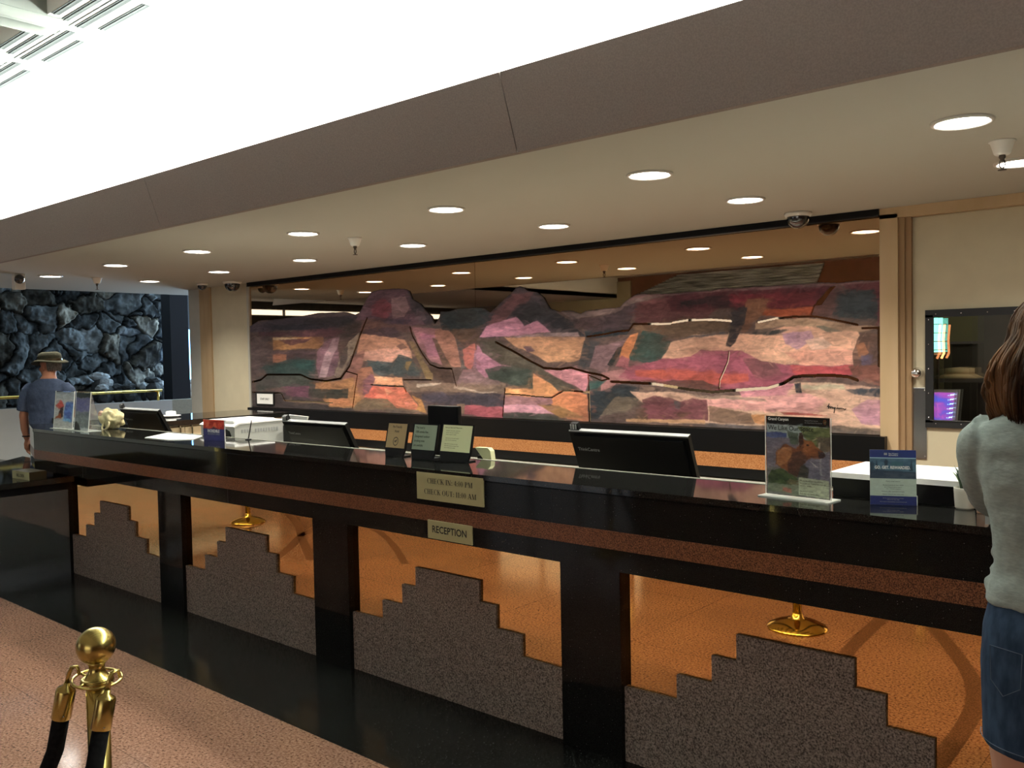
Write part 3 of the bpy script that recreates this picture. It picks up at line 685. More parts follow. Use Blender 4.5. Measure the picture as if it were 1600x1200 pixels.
# ------------------------------------------------------------------ ceiling fittings
ORD = ['rightmost', 'second from the right', 'third from the right', 'fourth from the right', 'fifth from the right', 'sixth from the right', 'leftmost']
def make_downlight(x, y):
    t = thing('downlight', (x, y, HC), None, 'ceiling light', 'recessed downlights in the soffit')
    m = MB(); m.ring((x, y, HC-.003), .102, .009, 'downlight_trim', 40, 8); m.lathe([(.10, -.001), (.098, -.004)], (x, y, HC), 'downlight_trim', 32); m.build('trim_ring', t)
    m = MB(); m.lathe([(0, -.006), (.088, -.006), (.092, -.002)], (x, y, HC), 'downlight_glow', 36); m.build('lamp', t)
    L = bpy.data.lights.new('spot', 'SPOT'); L.energy = SPOT_W; L.spot_size = math.radians(135); L.spot_blend = .9; L.shadow_soft_size = .08; L.color = (1, .95, .83)
    lo = bpy.data.objects.new('spot', L); COL.objects.link(lo); lo.parent = t; lo.location = (0, 0, -.02)
    return t
dl0 = make_downlight(-.893, 3.675); first = True
for row, (y, nm) in enumerate(((3.675, 'front row'), (4.69, 'rear row near the mural'))):
    for i in range(7):
        t = dl0 if first else copy_tree(dl0); first = False
        t.location = (-.893-1.3735*i, y, HC)
        t['label'] = 'lit round ceiling downlight, %s in the %s' % (ORD[i], nm)
def dome_camera(p, r, lb):
    t = thing('dome_camera', (p[0], p[1], HC), lb, 'security camera')
    m = MB(); m.lathe([(0, 0), (r, 0), (r*1.02, -.012), (r*.92, -.026), (0, -.026)], (p[0], p[1], HC), 'cam_white', 32); m.build('base', t)
    m = MB(); m.lathe([(r*.84, -.025)]+[(r*.84*math.cos(a), -.03-r*.84*math.sin(a)) for a in [k*PI/16 for k in range(0, 9)]], (p[0], p[1], HC), 'smoke_dome', 32); m.build('dome', t)
    m = MB(); m.tube([(p[0], p[1], HC-.03), (p[0]-.01, p[1]-.035, HC-.055)], .02, 'edge_grey', 10); m.build('lens', t)
dome_camera(at_z(1247, 345, HC-.05), .082, 'smoked dome camera at the right end of the mural top')
dome_camera(at_z(363, 447, HC-.05), .10, 'smoked dome camera by the left end of the mural')
dome_camera(at_z(316, 448, HC-.04), .06, 'small dome camera above the tan pilaster')
def sprinkler(p, lb, cup=True):
    t = thing('sprinkler', (p[0], p[1], HC), lb, 'sprinkler'); k = 1
    m = MB(); m.lathe([(.052, 0), (.052, -.004), (.046, -.006), (.032, -.052), (.026, -.058), (0, -.058)], (p[0], p[1], HC), 'cam_white', 28); m.build('cup', t)
    m = MB(); m.lathe([(.012, -.055), (.014, -.068), (.009, -.075), (.008, -.085)], (p[0], p[1], HC), 'sprinkler_metal', 14)
    for s_ in (-1, 1): m.tube([(p[0]+s_*.008, p[1], HC-.08), (p[0]+s_*.011, p[1], HC-.1), (p[0], p[1], HC-.118)], .003, 'sprinkler_metal', 6)
    m.lathe([(0, -.118), (.017, -.118), (.017, -.121), (0, -.121)], (p[0], p[1], HC), 'sprinkler_metal', 14); m.build('nozzle', t)
sprinkler(at_z(1566, 262, HC-.11), 'pendant sprinkler with white cup at the right of the soffit')
sprinkler(at_z(555, 396, HC-.11), 'pendant sprinkler near the middle of the soffit')
sprinkler(at_z(152, 451, HC-.11), 'pendant sprinkler at the far left, above the rock wall')
p = at_z(28, 428, HC); t = thing('wall_camera', (p.x, p.y, HC), 'white bracket camera hanging at the far left end of the soffit', 'security camera')
m = MB(); m.box((p.x-.03, p.y-.05, HC-.15), (p.x+.05, p.y+.05, HC), 'cam_white', .01); m.build('housing', t)
m = MB(); m.sphere((p.x+.06, p.y-.01, HC-.055), .045, 'smoke_dome', 10); m.build('dome', t)

# ================================================================== RECEPTION COUNTER
ZT = 1.09; YF = 2.70
cnt = thing('reception_counter', (-3, 2.9, 0), 'long black granite reception counter with stepped stone panels over bronze mirrors', 'counter')
XL, XR = -7.13, 1.25
CH = [(-7.13, YF), (-7.66, YF+.17), (-7.50, 3.08)]        # canted left end
m = MB(); top = [(XL, YF-.006), (XR, YF-.006), (XR, 3.085), (CH[2][0], 3.085), (CH[1][0], CH[1][1])]
m.prism([(x, y, 1.068) for x, y in top], (0, 0, ZT-1.068), 'counter_granite')
m.box((-7.4, 3.085, 1.072), (XR, 3.093, ZT+.002), 'laminate_pale'); m.build('countertop', cnt)
def ring_prism(mb, z0, z1, off, mt):
    pts = [(XL, YF+off), (XR, YF+off), (XR, 3.0), (CH[2][0]+.03, 3.0), (CH[1][0]+.01, CH[1][1]+off)]
    mb.prism([(x, y, z0) for x, y in pts], (0, 0, z1-z0), mt)
m = MB(); ring_prism(m, .93, 1.062, 0, 'black_granite'); ring_prism(m, 1.060, 1.069, .006, 'black_granite'); ring_prism(m, .78, .861, 0, 'black_granite')
for xj in (-6.3, -4.45, -2.13, -.2): m.box((xj-.0008, YF-.0004, .781), (xj+.0008, YF, 1.061), 'dark_metal')
m.build('fascia', cnt)
m = MB(); ring_prism(m, .861, .93, -.001, 'red_granite_strip'); m.build('stripe', cnt)
m = MB(); m.box((-7.08, 2.86, 0), (XR, 3.06, .80), 'black_granite'); m.build('body', cnt)
PER = 1.6433; CS = [-6.1435+PER*i for i in range(5)]; HW = .677
edges = [-7.08]+[v for c in CS for v in (c-HW, c+HW)]
cols = [(edges[0], edges[1])]+[(CS[i]+HW, CS[i+1]-HW) for i in range(4)]+[(CS[4]+HW, XR)]
for a, b in cols:
    if b-a > .02: m = MB(); m.box((a, 2.81, 0), (b, 2.86, .78), 'black_granite', .002); m.build('column', cnt)
for c in CS:
    m = MB(); m.box((c-HW, 2.8455, .2), (c+HW, 2.86, .78), 'bronze_mirror'); m.build('mirror_panel', cnt)
    st = [(.677, .30), (.446, .30), (.446, .395), (.302, .395), (.302, .497), (.205, .497), (.205, .592)]
    o_ = [(c-a, z) for a, z in st]+[(c+a, z) for a, z in st[::-1]]
    m = MB(); m.prism([(x, 2.832, z) for x, z in [(c-.676, .296)]+o_[1:-1]+[(c+.676, .296)]], (0, .0125, 0), 'step_granite')
    m.box((c-.676, 2.8312, .003), (c+.676, 2.8445, .295), 'step_granite'); m.build('stepped_panel', cnt)

# low wing at the left end (bell desk)
wing = thing('bell_desk_wing', (-7.4, 2.4, 0), 'low glossy black desk wing at the left end of the reception counter', 'desk')
m = MB(); wt = [(-6.68, 1.5), (-6.68, 2.80), (-7.1, 2.80), (-7.1, 3.12), (-8.50, 3.12), (-8.19, 2.825), (-7.95, 2.3), (-7.9, 1.5)]
m.prism([(x, y, .71) for x, y in wt], (0, 0, .04), 'counter_granite'); m.build('desktop', wing)
m = MB(); wb = [(-7.09, 2.84), (-7.09, 3.05), (-9.3, 3.05), (-9.3, 2.84)]
m.prism([(x, y, 0) for x, y in wb], (0, 0, .71), 'black_granite'); m.build('base', wing)
m = MB(); m.prism([(x, y, .655) for x, y in [(-6.70, 1.53), (-6.70, 2.79), (-7.08, 2.79), (-7.08, 2.835), (-8.2, 2.835), (-7.93, 2.3), (-7.88, 1.53)]], (0, 0, .054), 'black_satin'); m.build('apron', wing)
m = MB(); m.lathe([(.03, .0), (.03, .655)], (-7.75, 1.60, 0), 'black_satin', 24); m.build('pedestal', wing)
# plaque holder on it
a = at_z(20, 747, .75); b = at_z(46, 751, .75)
t = thing('desk_sign', (a.x, a.y, .75), 'small ivory desk sign standing on the low black wing at far left', 'sign')
ux = (Vector((b.x, b.y, 0))-Vector((a.x, a.y, 0))); L = ux.length; ux.normalize(); uy_ = Vector((-ux.y, ux.x, 0)); A = Vector((a.x, a.y, .75))
m = MB(); m.prism([A, A+ux*L, A+ux*L+Vector((0, 0, .058)), A+Vector((0, 0, .058))], uy_*.12, 'brushed_bronze'); m.build('block', t)
m = MB(); q0 = A-uy_*.003+Vector((0, 0, .001)); m.prism([q0, q0+ux*L, q0+ux*L+Vector((0, 0, .056)), q0+Vector((0, 0, .056))], uy_*.003, 'plaque_ivory')
m.text('BELL DESK', q0+ux*L/2+Vector((0, 0, .018))-uy_*.0005, ux, (0, 0, 1), .02, 'ink', bold=.02, squash=.9); m.build('plaque', t)

# plaques on the counter face
def plaque(name, x0, x1, z0, z1, lb):
    o = MB(); o.box((x0, YF-.007, z0), (x1, YF-.0005, z1), 'plaque_ivory', .0008); return o
m = plaque('p', -2.889, -2.486, .955, 1.076, ''); cx = -2.6875
serif(m, 'CHECK IN: 4:00 PM', (cx+.004, YF-.0072, 1.030), (1, 0, 0), (0, 0, 1), .0225, 'ink', 1.22); serif(m, 'CHECK OUT: 11:00 AM', (cx+.004, YF-.0072, .982), (1, 0, 0), (0, 0, 1), .0225, 'ink', 1.20)
o = m.build('hours_plaque', None, (cx, YF, .955)); tag(o, 'ivory plaque reading check in and check out times on the counter front', 'sign')
m = plaque('p', -2.825, -2.557, .786, .867, ''); m.text('RECEPTION', (-2.691, YF-.0075, .815), (1, 0, 0), (0, 0, 1), .030, 'ink', bold=.018, squash=.94)
o = m.build('reception_plaque', None, (-2.69, YF, .786)); tag(o, 'ivory plaque reading RECEPTION above the stepped panel', 'sign')

# ------------------------------------------------------------------ behind the counter
desk = thing('staff_desk', (-4, 3.5, 0), 'long pale staff desk running behind the black counter', 'desk')
m = MB(); m.box((-6.84, 3.10, .74), (1.2, 3.95, .78), 'laminate_pale'); m.build('desktop', desk)
m = MB(); m.box((-6.84, 3.10, 0), (1.2, 3.14, .74), 'cabinet_maple'); m.build('back_panel', desk)
for x in (-6.82, -5.2, -3.6, -2.0, -.4, 1.16): m = MB(); m.box((x, 3.14, 0), (x+.03, 3.9, .74), 'cabinet_maple'); m.build('support', desk)

ret = thing('return_counter', (-7.25, 4.4, 0), 'maple fronted return counter with black granite top, left of the mural', 'counter')
m = MB(); m.box((-7.62, 3.13, 1.045), (-6.84, 4.80, ZT), 'counter_granite', .003); m.build('countertop', ret)
m = MB(); m.box((-7.58, 3.15, .0), (-6.885, 4.78, 1.045), 'cabinet_maple'); m.build('carcass', ret)
h1 = at_x(281, 673, -6.86); h2 = at_x(299, 671, -6.86); ym = (h1.y+h2.y)/2
for k in range(-2, 4):
    y0 = ym+.42*k; y1 = y0+.415
    if y0 < 3.14 or y1 > 4.78: continue
    m = MB(); m.box((-6.884, y0, .06), (-6.866, y1, 1.03), 'cabinet_maple', .002); dr = m.build('door', ret)
    hy = y0+.05 if k % 2 == 0 else y1-.05; zz = h1.z
    m = MB(); m.tube([(-6.866, hy, zz+.035), (-6.845, hy, zz+.035), (-6.84, hy, zz+.02), (-6.84, hy, zz-.05), (-6.845, hy, zz-.06), (-6.866, hy, zz-.06)], .006, 'brushed_bronze', 8); m.build('handle', dr)

band = thing('back_panel_band', (-5.3, 5.6, .68), 'black band with orange stripe running under the mural', 'wall panel')
m = MB(); m.box((-8.765, 5.60, .872), (-1.80, 5.664, 1.034), 'black_satin'); m.box((-8.765, 5.60, .70), (-1.80, 5.678, .772), 'black_satin'); m.build('black_board', band)
m = MB(); m.box((-8.765, 5.598, .772), (-1.80, 5.678, .872), 'back_stripe'); m.build('stripe', band)
bc = thing('back_cabinet', (-5.3, 5.5, 0), 'pale low cabinet run against the wall under the black band', 'cabinet')
m = MB(); m.box((-6.8, 5.2, .66), (-1.85, 5.60, .69), 'laminate_pale'); m.build('worktop', bc)
m = MB(); m.box((-6.8, 5.22, 0), (-1.85, 5.60, .66), 'laminate_pale'); m.build('carcass', bc)

# raised black ledge with the white top at right
led = thing('raised_ledge', (-.4, 3.1, ZT), 'raised black ledge with a bright white top at the right end of the counter', 'ledge')
m = MB(); m.prism([(x, y, ZT+.0005) for x, y in [(-1.135, 2.995), (-.3, 2.985), (.9, 2.985), (.9, 3.30), (-1.12, 3.30)]], (0, 0, .062), 'black_satin'); m.build('riser', led)
m = MB(); m.prism([(x, y, ZT+.062) for x, y in [(-1.145, 2.985), (-.3, 2.975), (.91, 2.975), (.91, 3.32), (-1.135, 3.32)]], (0, 0, .018), 'white_gloss'); m.build('white_top', led)

# ------------------------------------------------------------------ touch-screen terminals seen from behind
def terminal(X0, X1, Yt, zt, Yb, zb, label, brand=True):
    """back of a thin all-in-one screen leaning toward the guests"""
    t = thing('touch_monitor', ((X0+X1)/2, Yb+.1, .78), label, 'monitor', 'touch monitors on the staff desk')
    n = Vector((0, Yt-Yb, zt-zb)); L = n.length; up = n.normalized(); out = Vector((1, 0, 0)).cross(up)   # toward guests
    if out.y > 0: out = -out
    B0 = Vector((X0, Yb, zb)); w = X1-X0; Rt = Vector((1, 0, 0))
    def P(u, v, d=0): return B0+Rt*(u*w)+up*(v*L)+out*d
    m = MB(); m.prism([P(0, 0), P(1, 0), P(1, 1), P(0, 1)], out*-.022, 'black_plastic'); m.prism([P(.04, .03), P(.96, .03), P(.96, .94), P(.04, .94)], out*.012, 'black_plastic')
    if brand: m.text('ThinkCentre', P(.06, .72, .0125), Rt, up, .016, 'edge_grey', 'LEFT', bold=.01)
    m.build('screen_back', t)
    m = MB(); m.prism([P(0, .985, .001), P(1, .985, .001), P(1, 1.004, .001), P(0, 1.004, .001)], out*-.024, 'edge_grey'); m.build('edge_strip', t)
    m = MB(); m.prism([P(.0, 1.0, -.004), P(.09, 1.0, -.004), P(.075, 1.09, -.012), P(.012, 1.09, -.012)], out*-.02, 'black_plastic')
    for k in range(3): m.prism([P(.015+k*.022, 1.02, -.003), P(.028+k*.022, 1.02, -.003), P(.028+k*.022, 1.085, -.009), P(.015+k*.022, 1.085, -.009)], out*.002, 'edge_grey')
    m.build('webcam_clip', t)
    m = MB(); c = P(.5, .3, -.02); m.prism([(c.x-.09, Yb+.02, zb+.05), (c.x+.09, Yb+.02, zb+.05), (c.x+.09, Yb+.16, .79), (c.x-.09, Yb+.16, .79)], (0, .03, .0), 'black_plastic'); m.box((c.x-.15, Yb+.02, .78), (c.x+.15, Yb+.25, .80), 'black_plastic', .004); m.build('stand', t)
    m = MB(); m.tube([P(.0, .1, -.01), P(-.012, .02, -.02), P(-.01, -.1, -.04), P(0, -.25, -.08)], .006, 'edge_grey', 6); m.build('cable', t)
    return t
terminal(-2.44, -1.825, 3.23, 1.236, 3.355, .93, 'black touch monitor seen from behind, nearest to the elk poster')
terminal(-4.68, -4.06, 3.23, 1.199, 3.37, .93, 'black touch monitor seen from behind, beside the white printer')
terminal(-6.80, -6.20, 3.21, 1.219, 3.36, .93, 'black touch monitor seen from behind, leftmost by the brochures')
# dark card terminal poking above the three signs
t = thing('display_screen', (-3.33, 3.33, .78), 'small upright black screen seen from behind above the three desk signs', 'monitor')
m = MB(); m.box((-3.445, 3.30, 1.02), (-3.215, 3.33, 1.323), 'black_satin', .008); m.build('screen_back', t)
m = MB(); m.box((-3.36, 3.33, .80), (-3.30, 3.36, 1.15), 'black_plastic'); m.box((-3.43, 3.27, .78), (-3.23, 3.43, .80), 'black_plastic', .004); m.build('stand', t)
# printer
pr_ = thing('printer', (-5.45, 3.5, .78), 'large white office printer behind the counter, beside the blue card stand', 'printer')
XP = -5.20
m = MB(); prof = [(3.22, .78), (3.22, 1.135), (3.26, 1.15), (3.62, 1.155), (3.72, .98), (3.74, .78)]
m.prism([(XP, y, z) for y, z in prof], (-.42, 0, 0), 'grey_plastic'); m.prism([(XP+.003, y, z) for y, z in [(3.215, 1.135), (3.26, 1.153), (3.625, 1.158), (3.625, 1.165), (3.25, 1.163), (3.21, 1.142)]], (-.43, 0, 0), 'white_gloss')
for k in range(14): m.box((XP, 3.27+k*.021, 1.095), (XP+.0015, 3.283+k*.021, 1.118), 'edge_grey' if k != 4 else 'grey_plastic')
m.build('body', pr_)
m = MB(); m.box((-5.55, 3.24, 1.16), (-5.24, 3.56, 1.178), 'white_gloss', .006); m.build('lid', pr_)
m = MB(); m.prism([(x, 3.213, z) for x, z in [(-5.24, .9), (-5.24, 1.08), (-5.26, 1.11), (-5.30, 1.122), (-5.58, 1.122), (-5.58, .9)]], (0, .006, 0), 'black_plastic'); m.build('output_tray', pr_)
m = MB(); c = at_y(467, 655, 3.6)
m.prism([at_y(x, y, 3.6) for x, y in [(451, 648), (481, 651), (477, 662), (457, 660)]], (0, .01, 0), 'white_paper'); m.box((c.x-.12, 3.55, .78), (c.x+.12, 3.72, c.z-.04), 'black_plastic', .01); o = m.build('receipt_printer', None, (c.x, 3.62, .78)); tag(o, 'small black label printer with a white sheet, behind the second touch monitor', 'printer')

# ------------------------------------------------------------------ things on the countertop
def easel_sign(pbl, pbr, h, lean, paper, lines, label, pic=False):
    """black frame leaning back on a tapered foot, paper inside; pbl, pbr: foot corners"""
    A = Vector(pbl); B = Vector(pbr); ux = (B-A).normalized(); w = (B-A).length; bk = Vector((-ux.y, ux.x, 0))
    up = (Vector((0, 0, 1))*h+bk*lean).normalized(); L = math.hypot(h, lean); out = ux.cross(up)
    t = thing('desk_sign', ((A+B)/2).to_tuple(), label, 'sign'); e = .008
    def P(u, v, d=0): return A+ux*u+up*v+out*d
    f0 = L*.26
    m = MB(); m.prism([P(e*1.6, 0), P(w-e*1.6, 0), P(w+.002, f0), P(-.002, f0)], out*-.012, 'black_plastic'); m.prism([P(-.004, f0*.95), P(w+.004, f0*.95), P(w+.004, L), P(-.004, L)], out*-.010, 'black_plastic')
    m.prism([P(.02, 0, 0), P(w-.02, 0, 0), P(w-.02, .006, 0), P(.02, .006, 0)], bk*.07, 'black_plastic'); m.build('frame', t)
    m = MB(); y0 = f0*1.02; m.prism([P(.004, y0, .0006), P(w-.004, y0, .0006), P(w-.004, L-.006, .0006), P(.004, L-.006, .0006)], out*-.0005, paper)
    hh = L-.006-y0
    for (tx, u, v, sz, sq, al) in lines:
        m.text(tx, P(.004+(w-.008)*u, y0+hh*v, .0008), ux, up, sz, 'ink', al, sq, .008)
    if pic:
        c = P(w*.5, y0+hh*.27, .001); r = .019
        for k in range(28):
            a0, a1 = 2*PI*k/28, 2*PI*(k+1)/28
            m.add([c+ux*r*math.cos(a)*f+up*r*math.sin(a)*f*1.15 for a, f in ((a0, 1), (a1, 1), (a1, .84), (a0, .84))], [(0, 1, 2, 3)], 'ink')
        dog = [(-.6, -.55), (-.45, -.55), (-.42, -.1), (.1, -.12), (.12, -.55), (.27, -.55), (.3, .05), (.5, .3), (.72, .34), (.7, .5), (.45, .62), (.3, .5), (.05, .22), (-.5, .22), (-.68, .42), (-.62, .1)]
        m.add([c+ux*a*r*.75+up*b*r*.75 for a, b in dog], [list(range(len(dog)))], 'ink')
    m.build('sheet', t)
a0 = at_z(602, 713, ZT); a1 = at_z(632, 716, ZT)
def sg(x0, y0, w, ang): return (x0, y0, ZT), (x0+w*math.cos(ang), y0+w*math.sin(ang), ZT)
p, q = sg(-3.375, 2.925, .142, .02)
easel_sign(p, q, .170, .040, 'tan_paper', [('Pet Friendly', .5, .82, .012, .8, 'CENTER'), ('Hotel', .5, .64, .012, .8, 'CENTER')], 'tan desk sign with a dog in a circle, leftmost of the three signs', True)
p, q = sg(-3.195, 2.935, .163, .02)
easel_sign(p, q, .170, .040, 'green_paper', [('This hotel is', .07, .84, .011, .8, 'LEFT'), ('100% smoke free.', .07, .67, .011, .8, 'LEFT'), ('Designated outdoor', .07, .49, .011, .8, 'LEFT'), ('smoking areas', .07, .31, .011, .8, 'LEFT'), ('are available.', .07, .13, .011, .8, 'LEFT')], 'grey green no smoking desk sign, middle of the three signs')
p, q = sg(-3.005, 2.945, .195, .02)
easel_sign(p, q, .175, .040, 'cream_paper', [('Have you been bad? Please note...', .07, .88, .0065, .9, 'LEFT')]+[('lorem ipsum'.replace('lorem ipsum', s), .12, .77-.072*k, .0042, 1.0, 'LEFT') for k, s in enumerate(['All guests must present a valid photo', 'card and room key at the desk on', 'arrival and again on request.', '', 'Quiet hours are from ten at night to', 'seven in the morning each day.', '', 'Please leave your keys at the front', 'desk when you leave the hotel. Thank', 'you for staying with us today.'])], 'cream desk sign covered in small print, rightmost of the three signs')
# folded leaflet holder on the staff side
c = at_y(756, 708, 3.15); m = MB(); z0 = c.z
m.prism([at_y(x, y, 3.13) for x, y in [(742, 699), (757, 720), (768, 720), (766, 705), (762, 700)]], (0, .03, 0), 'cream_paper'); m.tube([at_y(738, 722, 3.10)+Vector((0, 0, .0)), at_y(742, 716, 3.12)], .003, 'white_gloss', 6)
m.box((c.x-.03, 3.135, .78), (c.x+.03, 3.19, c.z-.01), 'black_plastic'); o = m.build('note_holder', None, (c.x, 3.19, .78)); tag(o, 'yellowish note pad holder just right of the small print sign', 'note pad')

# --- printed sheets painted dot by dot
def sheet(name, parent, A, ux, up, w, h, nx, ny, base, layers, warp, nscale, seed, var=.08, matname='printed_sheet', off=.0012, dab=0, gain=1.0):
    u = np.linspace(0, 1, nx); v = np.linspace(0, 1, ny); U, V = np.meshgrid(u, v)
    C = paint(U, V*h/w, base, [([(a, b*h/w) for a, b in L[0]],)+tuple(L[1:]) for L in layers], warp, nscale, seed, var)
    C = C*gain
    if dab: C = dabs(C, dab, 2, 8, 2, seed+1, .4, 8, .7, 1.35)
    A = Vector(A); out = Vector(ux).cross(Vector(up)).normalized()*off
    P = np.array(A+out)[None, None]+U[..., None]*w*np.array(ux)[None, None]+V[..., None]*h*np.array(up)[None, None]
    return grid_mesh(name, P, C, np.ones((ny-1, nx-1), bool), matname, parent, 0, tuple(A))
UPZ = Vector((0, 0, 1))
# elk poster in its acrylic stand
A = Vector((-1.316, 2.874, ZT)); B = Vector((-1.088, 2.853, ZT)); ux = (B-A).normalized(); w = (B-A).length; bk = Vector((-ux.y, ux.x, 0)); h = at_y(1200, 652, 2.874).z-ZT
t = thing('poster_stand', ((A+B)/2).to_tuple(), 'tall clear stand holding an elk poster on the counter', 'poster')
m = MB(); m.prism([A-ux*.004+UPZ*.004-bk*.006, B+ux*.004+UPZ*.004-bk*.006, B+ux*.004+UPZ*(h+.004)-bk*.006, A-ux*.004+UPZ*(h+.004)-bk*.006], bk*.001, 'clear_acrylic')
q0 = A-ux*.012-bk*.045; q1 = B+ux*.012-bk*.045
m.prism([q0, q1, q1+bk*.09, q0+bk*.09], UPZ*.004, 'acrylic_edge')
for e0 in (A-ux*.005, B+ux*.003): m.prism([e0-bk*.006+UPZ*.004, e0+ux*.002-bk*.006+UPZ*.004, e0+ux*.002-bk*.006+UPZ*(h+.006), e0-bk*.006+UPZ*(h+.006)], bk*.003, 'acrylic_edge')
m.build('acrylic_holder', t)
def pz(x, y): return ((x-62)/(875-62), 1-(y-88)/(1105-88))
def pl_(*a): return [pz(x, y) for x, y in a]
EL = [(pl_((60, 190), (880, 200), (880, 620), (60, 480)), (150, 165, 165)),
 (pl_((60, 300), (330, 300), (330, 370), (60, 400)), (70, 84, 138), (88, 100, 140)),
 (pl_((60, 370), (480, 350), (520, 700), (60, 760)), (105, 100, 112), (120, 115, 125)),
 (pl_((330, 260), (480, 300), (480, 440), (380, 430)), (95, 105, 95), (70, 85, 70)),
 (pl_((470, 215), (880, 210), (880, 470), (720, 480), (560, 340)), (118, 128, 85), (80, 92, 60)),
 (pl_((700, 330), (880, 320), (880, 520), (760, 500)), (88, 82, 72), (110, 100, 85)),
 (pl_((520, 620), (880, 500), (880, 880), (500, 860)), (108, 106, 122), (125, 122, 135)),
 (pl_((180, 700), (190, 560), (260, 470), (330, 435), (400, 470), (450, 500), (500, 430), (500, 330), (510, 290), (535, 310), (560, 370), (640, 380), (720, 440), (790, 510), (815, 560), (790, 590), (740, 600), (640, 590), (590, 640), (540, 690), (500, 760), (480, 840), (360, 800), (240, 750)), (132, 84, 55), (112, 70, 48)),
 (pl_((190, 690), (205, 580), (280, 480), (380, 480), (400, 560), (330, 680), (240, 740)), (168, 118, 78), (150, 98, 62)),
 (pl_((400, 560), (520, 520), (600, 620), (520, 720), (480, 850), (360, 820), (330, 720)), (82, 56, 48), (95, 64, 50)),
 (pl_((490, 300), (520, 285), (548, 330), (550, 400), (510, 470), (488, 400)), (70, 42, 35)),
 (pl_((560, 380), (650, 385), (720, 440), (760, 500), (700, 560), (600, 570), (540, 520)), (150, 95, 58), (130, 80, 50)),
 (pl_((580, 425), (612, 430), (612, 448), (584, 445)), (40, 28, 22)),
 (pl_((730, 500), (800, 520), (818, 565), (780, 598), (730, 590)), (68, 52, 52)),
 (pl_((660, 380), (720, 350), (715, 362), (670, 390)), (190, 170, 140)), (pl_((745, 400), (765, 395), (760, 470), (735, 460)), (170, 158, 140)),
 (pl_((75, 880), (130, 800), (260, 760), (380, 820), (470, 850), (470, 940), (380, 980), (75, 970)), (78, 92, 58), (52, 68, 42)),
 (pl_((480, 860), (500, 720), (560, 700), (620, 760), (600, 860)), (60, 60, 55), (80, 78, 68)),
 (pl_((630, 640), (645, 640), (735, 715), (720, 720)), (190, 185, 185)), (pl_((745, 600), (770, 600), (775, 800), (755, 800)), (150, 148, 155)),
 (pl_((310, 930), (360, 890), (480, 900), (480, 960), (320, 960)), (120, 110, 80), (70, 70, 50)),
 (pl_((75, 965), (480, 960), (480, 1090), (75, 1070)), (122, 128, 108), (105, 112, 95)), (pl_((270, 1010), (390, 1010), (390, 1070), (270, 1060)), (165, 110, 95)),
 (pl_((480, 855), (860, 868), (860, 1095), (480, 1080)), (178, 184, 160), (170, 176, 152), 0),
 (pl_((55, 80), (880, 80), (880, 206), (55, 188)), (24, 22, 18), None, 0)]
sh = sheet('poster_sheet', t, A+UPZ*.006-bk*.003, ux, UPZ, w, h, 190, 240, (112, 112, 110), EL, .022, 9, 3, .16, dab=2200, gain=1.25)
mb = MB(); of = -bk*.0046+UPZ*.006
def PP(x, y): a_, b_ = pz(x, y); return A+of+ux*(a_*w)+UPZ*(b_*h)
mb.text('Grand Canyon', PP(85, 142), ux, UPZ, .0095, 'white_paper', 'LEFT', .95, .02); mb.text('National Park Service', PP(565, 138), ux, UPZ, .0042, 'edge_grey', 'LEFT', .9); mb.text('U.S. Department of the Interior', PP(565, 165), ux, UPZ, .0042, 'edge_grey', 'LEFT', .8)
mb.text('We Like Our Space', PP(88, 265), ux, UPZ, .0155, 'ink', 'LEFT', .93, .006)
for k, s_ in enumerate(['We are big, wild and unpredictable.', 'Stay at least one hundred feet from elk', 'and other wildlife.', '', 'Do not feed animals.', 'Keep your distance for safety.']): mb.text(s_, PP(497, 900+k*33), ux, UPZ, .0046, 'ink', 'LEFT', .88)
mb.build('lettering', sh); mb = MB(); mb.add([PP(815+24*math.cos(a)*(1 if math.sin(a) > 0 else .8), 142-30*math.sin(a)*1.1) for a in [k*PI/8 for k in range(16)]], [list(range(16))], 'red_granite_strip'); mb.add([PP(818+12*math.cos(a), 150-12*math.sin(a)) for a in [k*PI/5 for k in range(10)]], [list(range(10))], 'leaf_pale')
mb.build('emblem', sh)
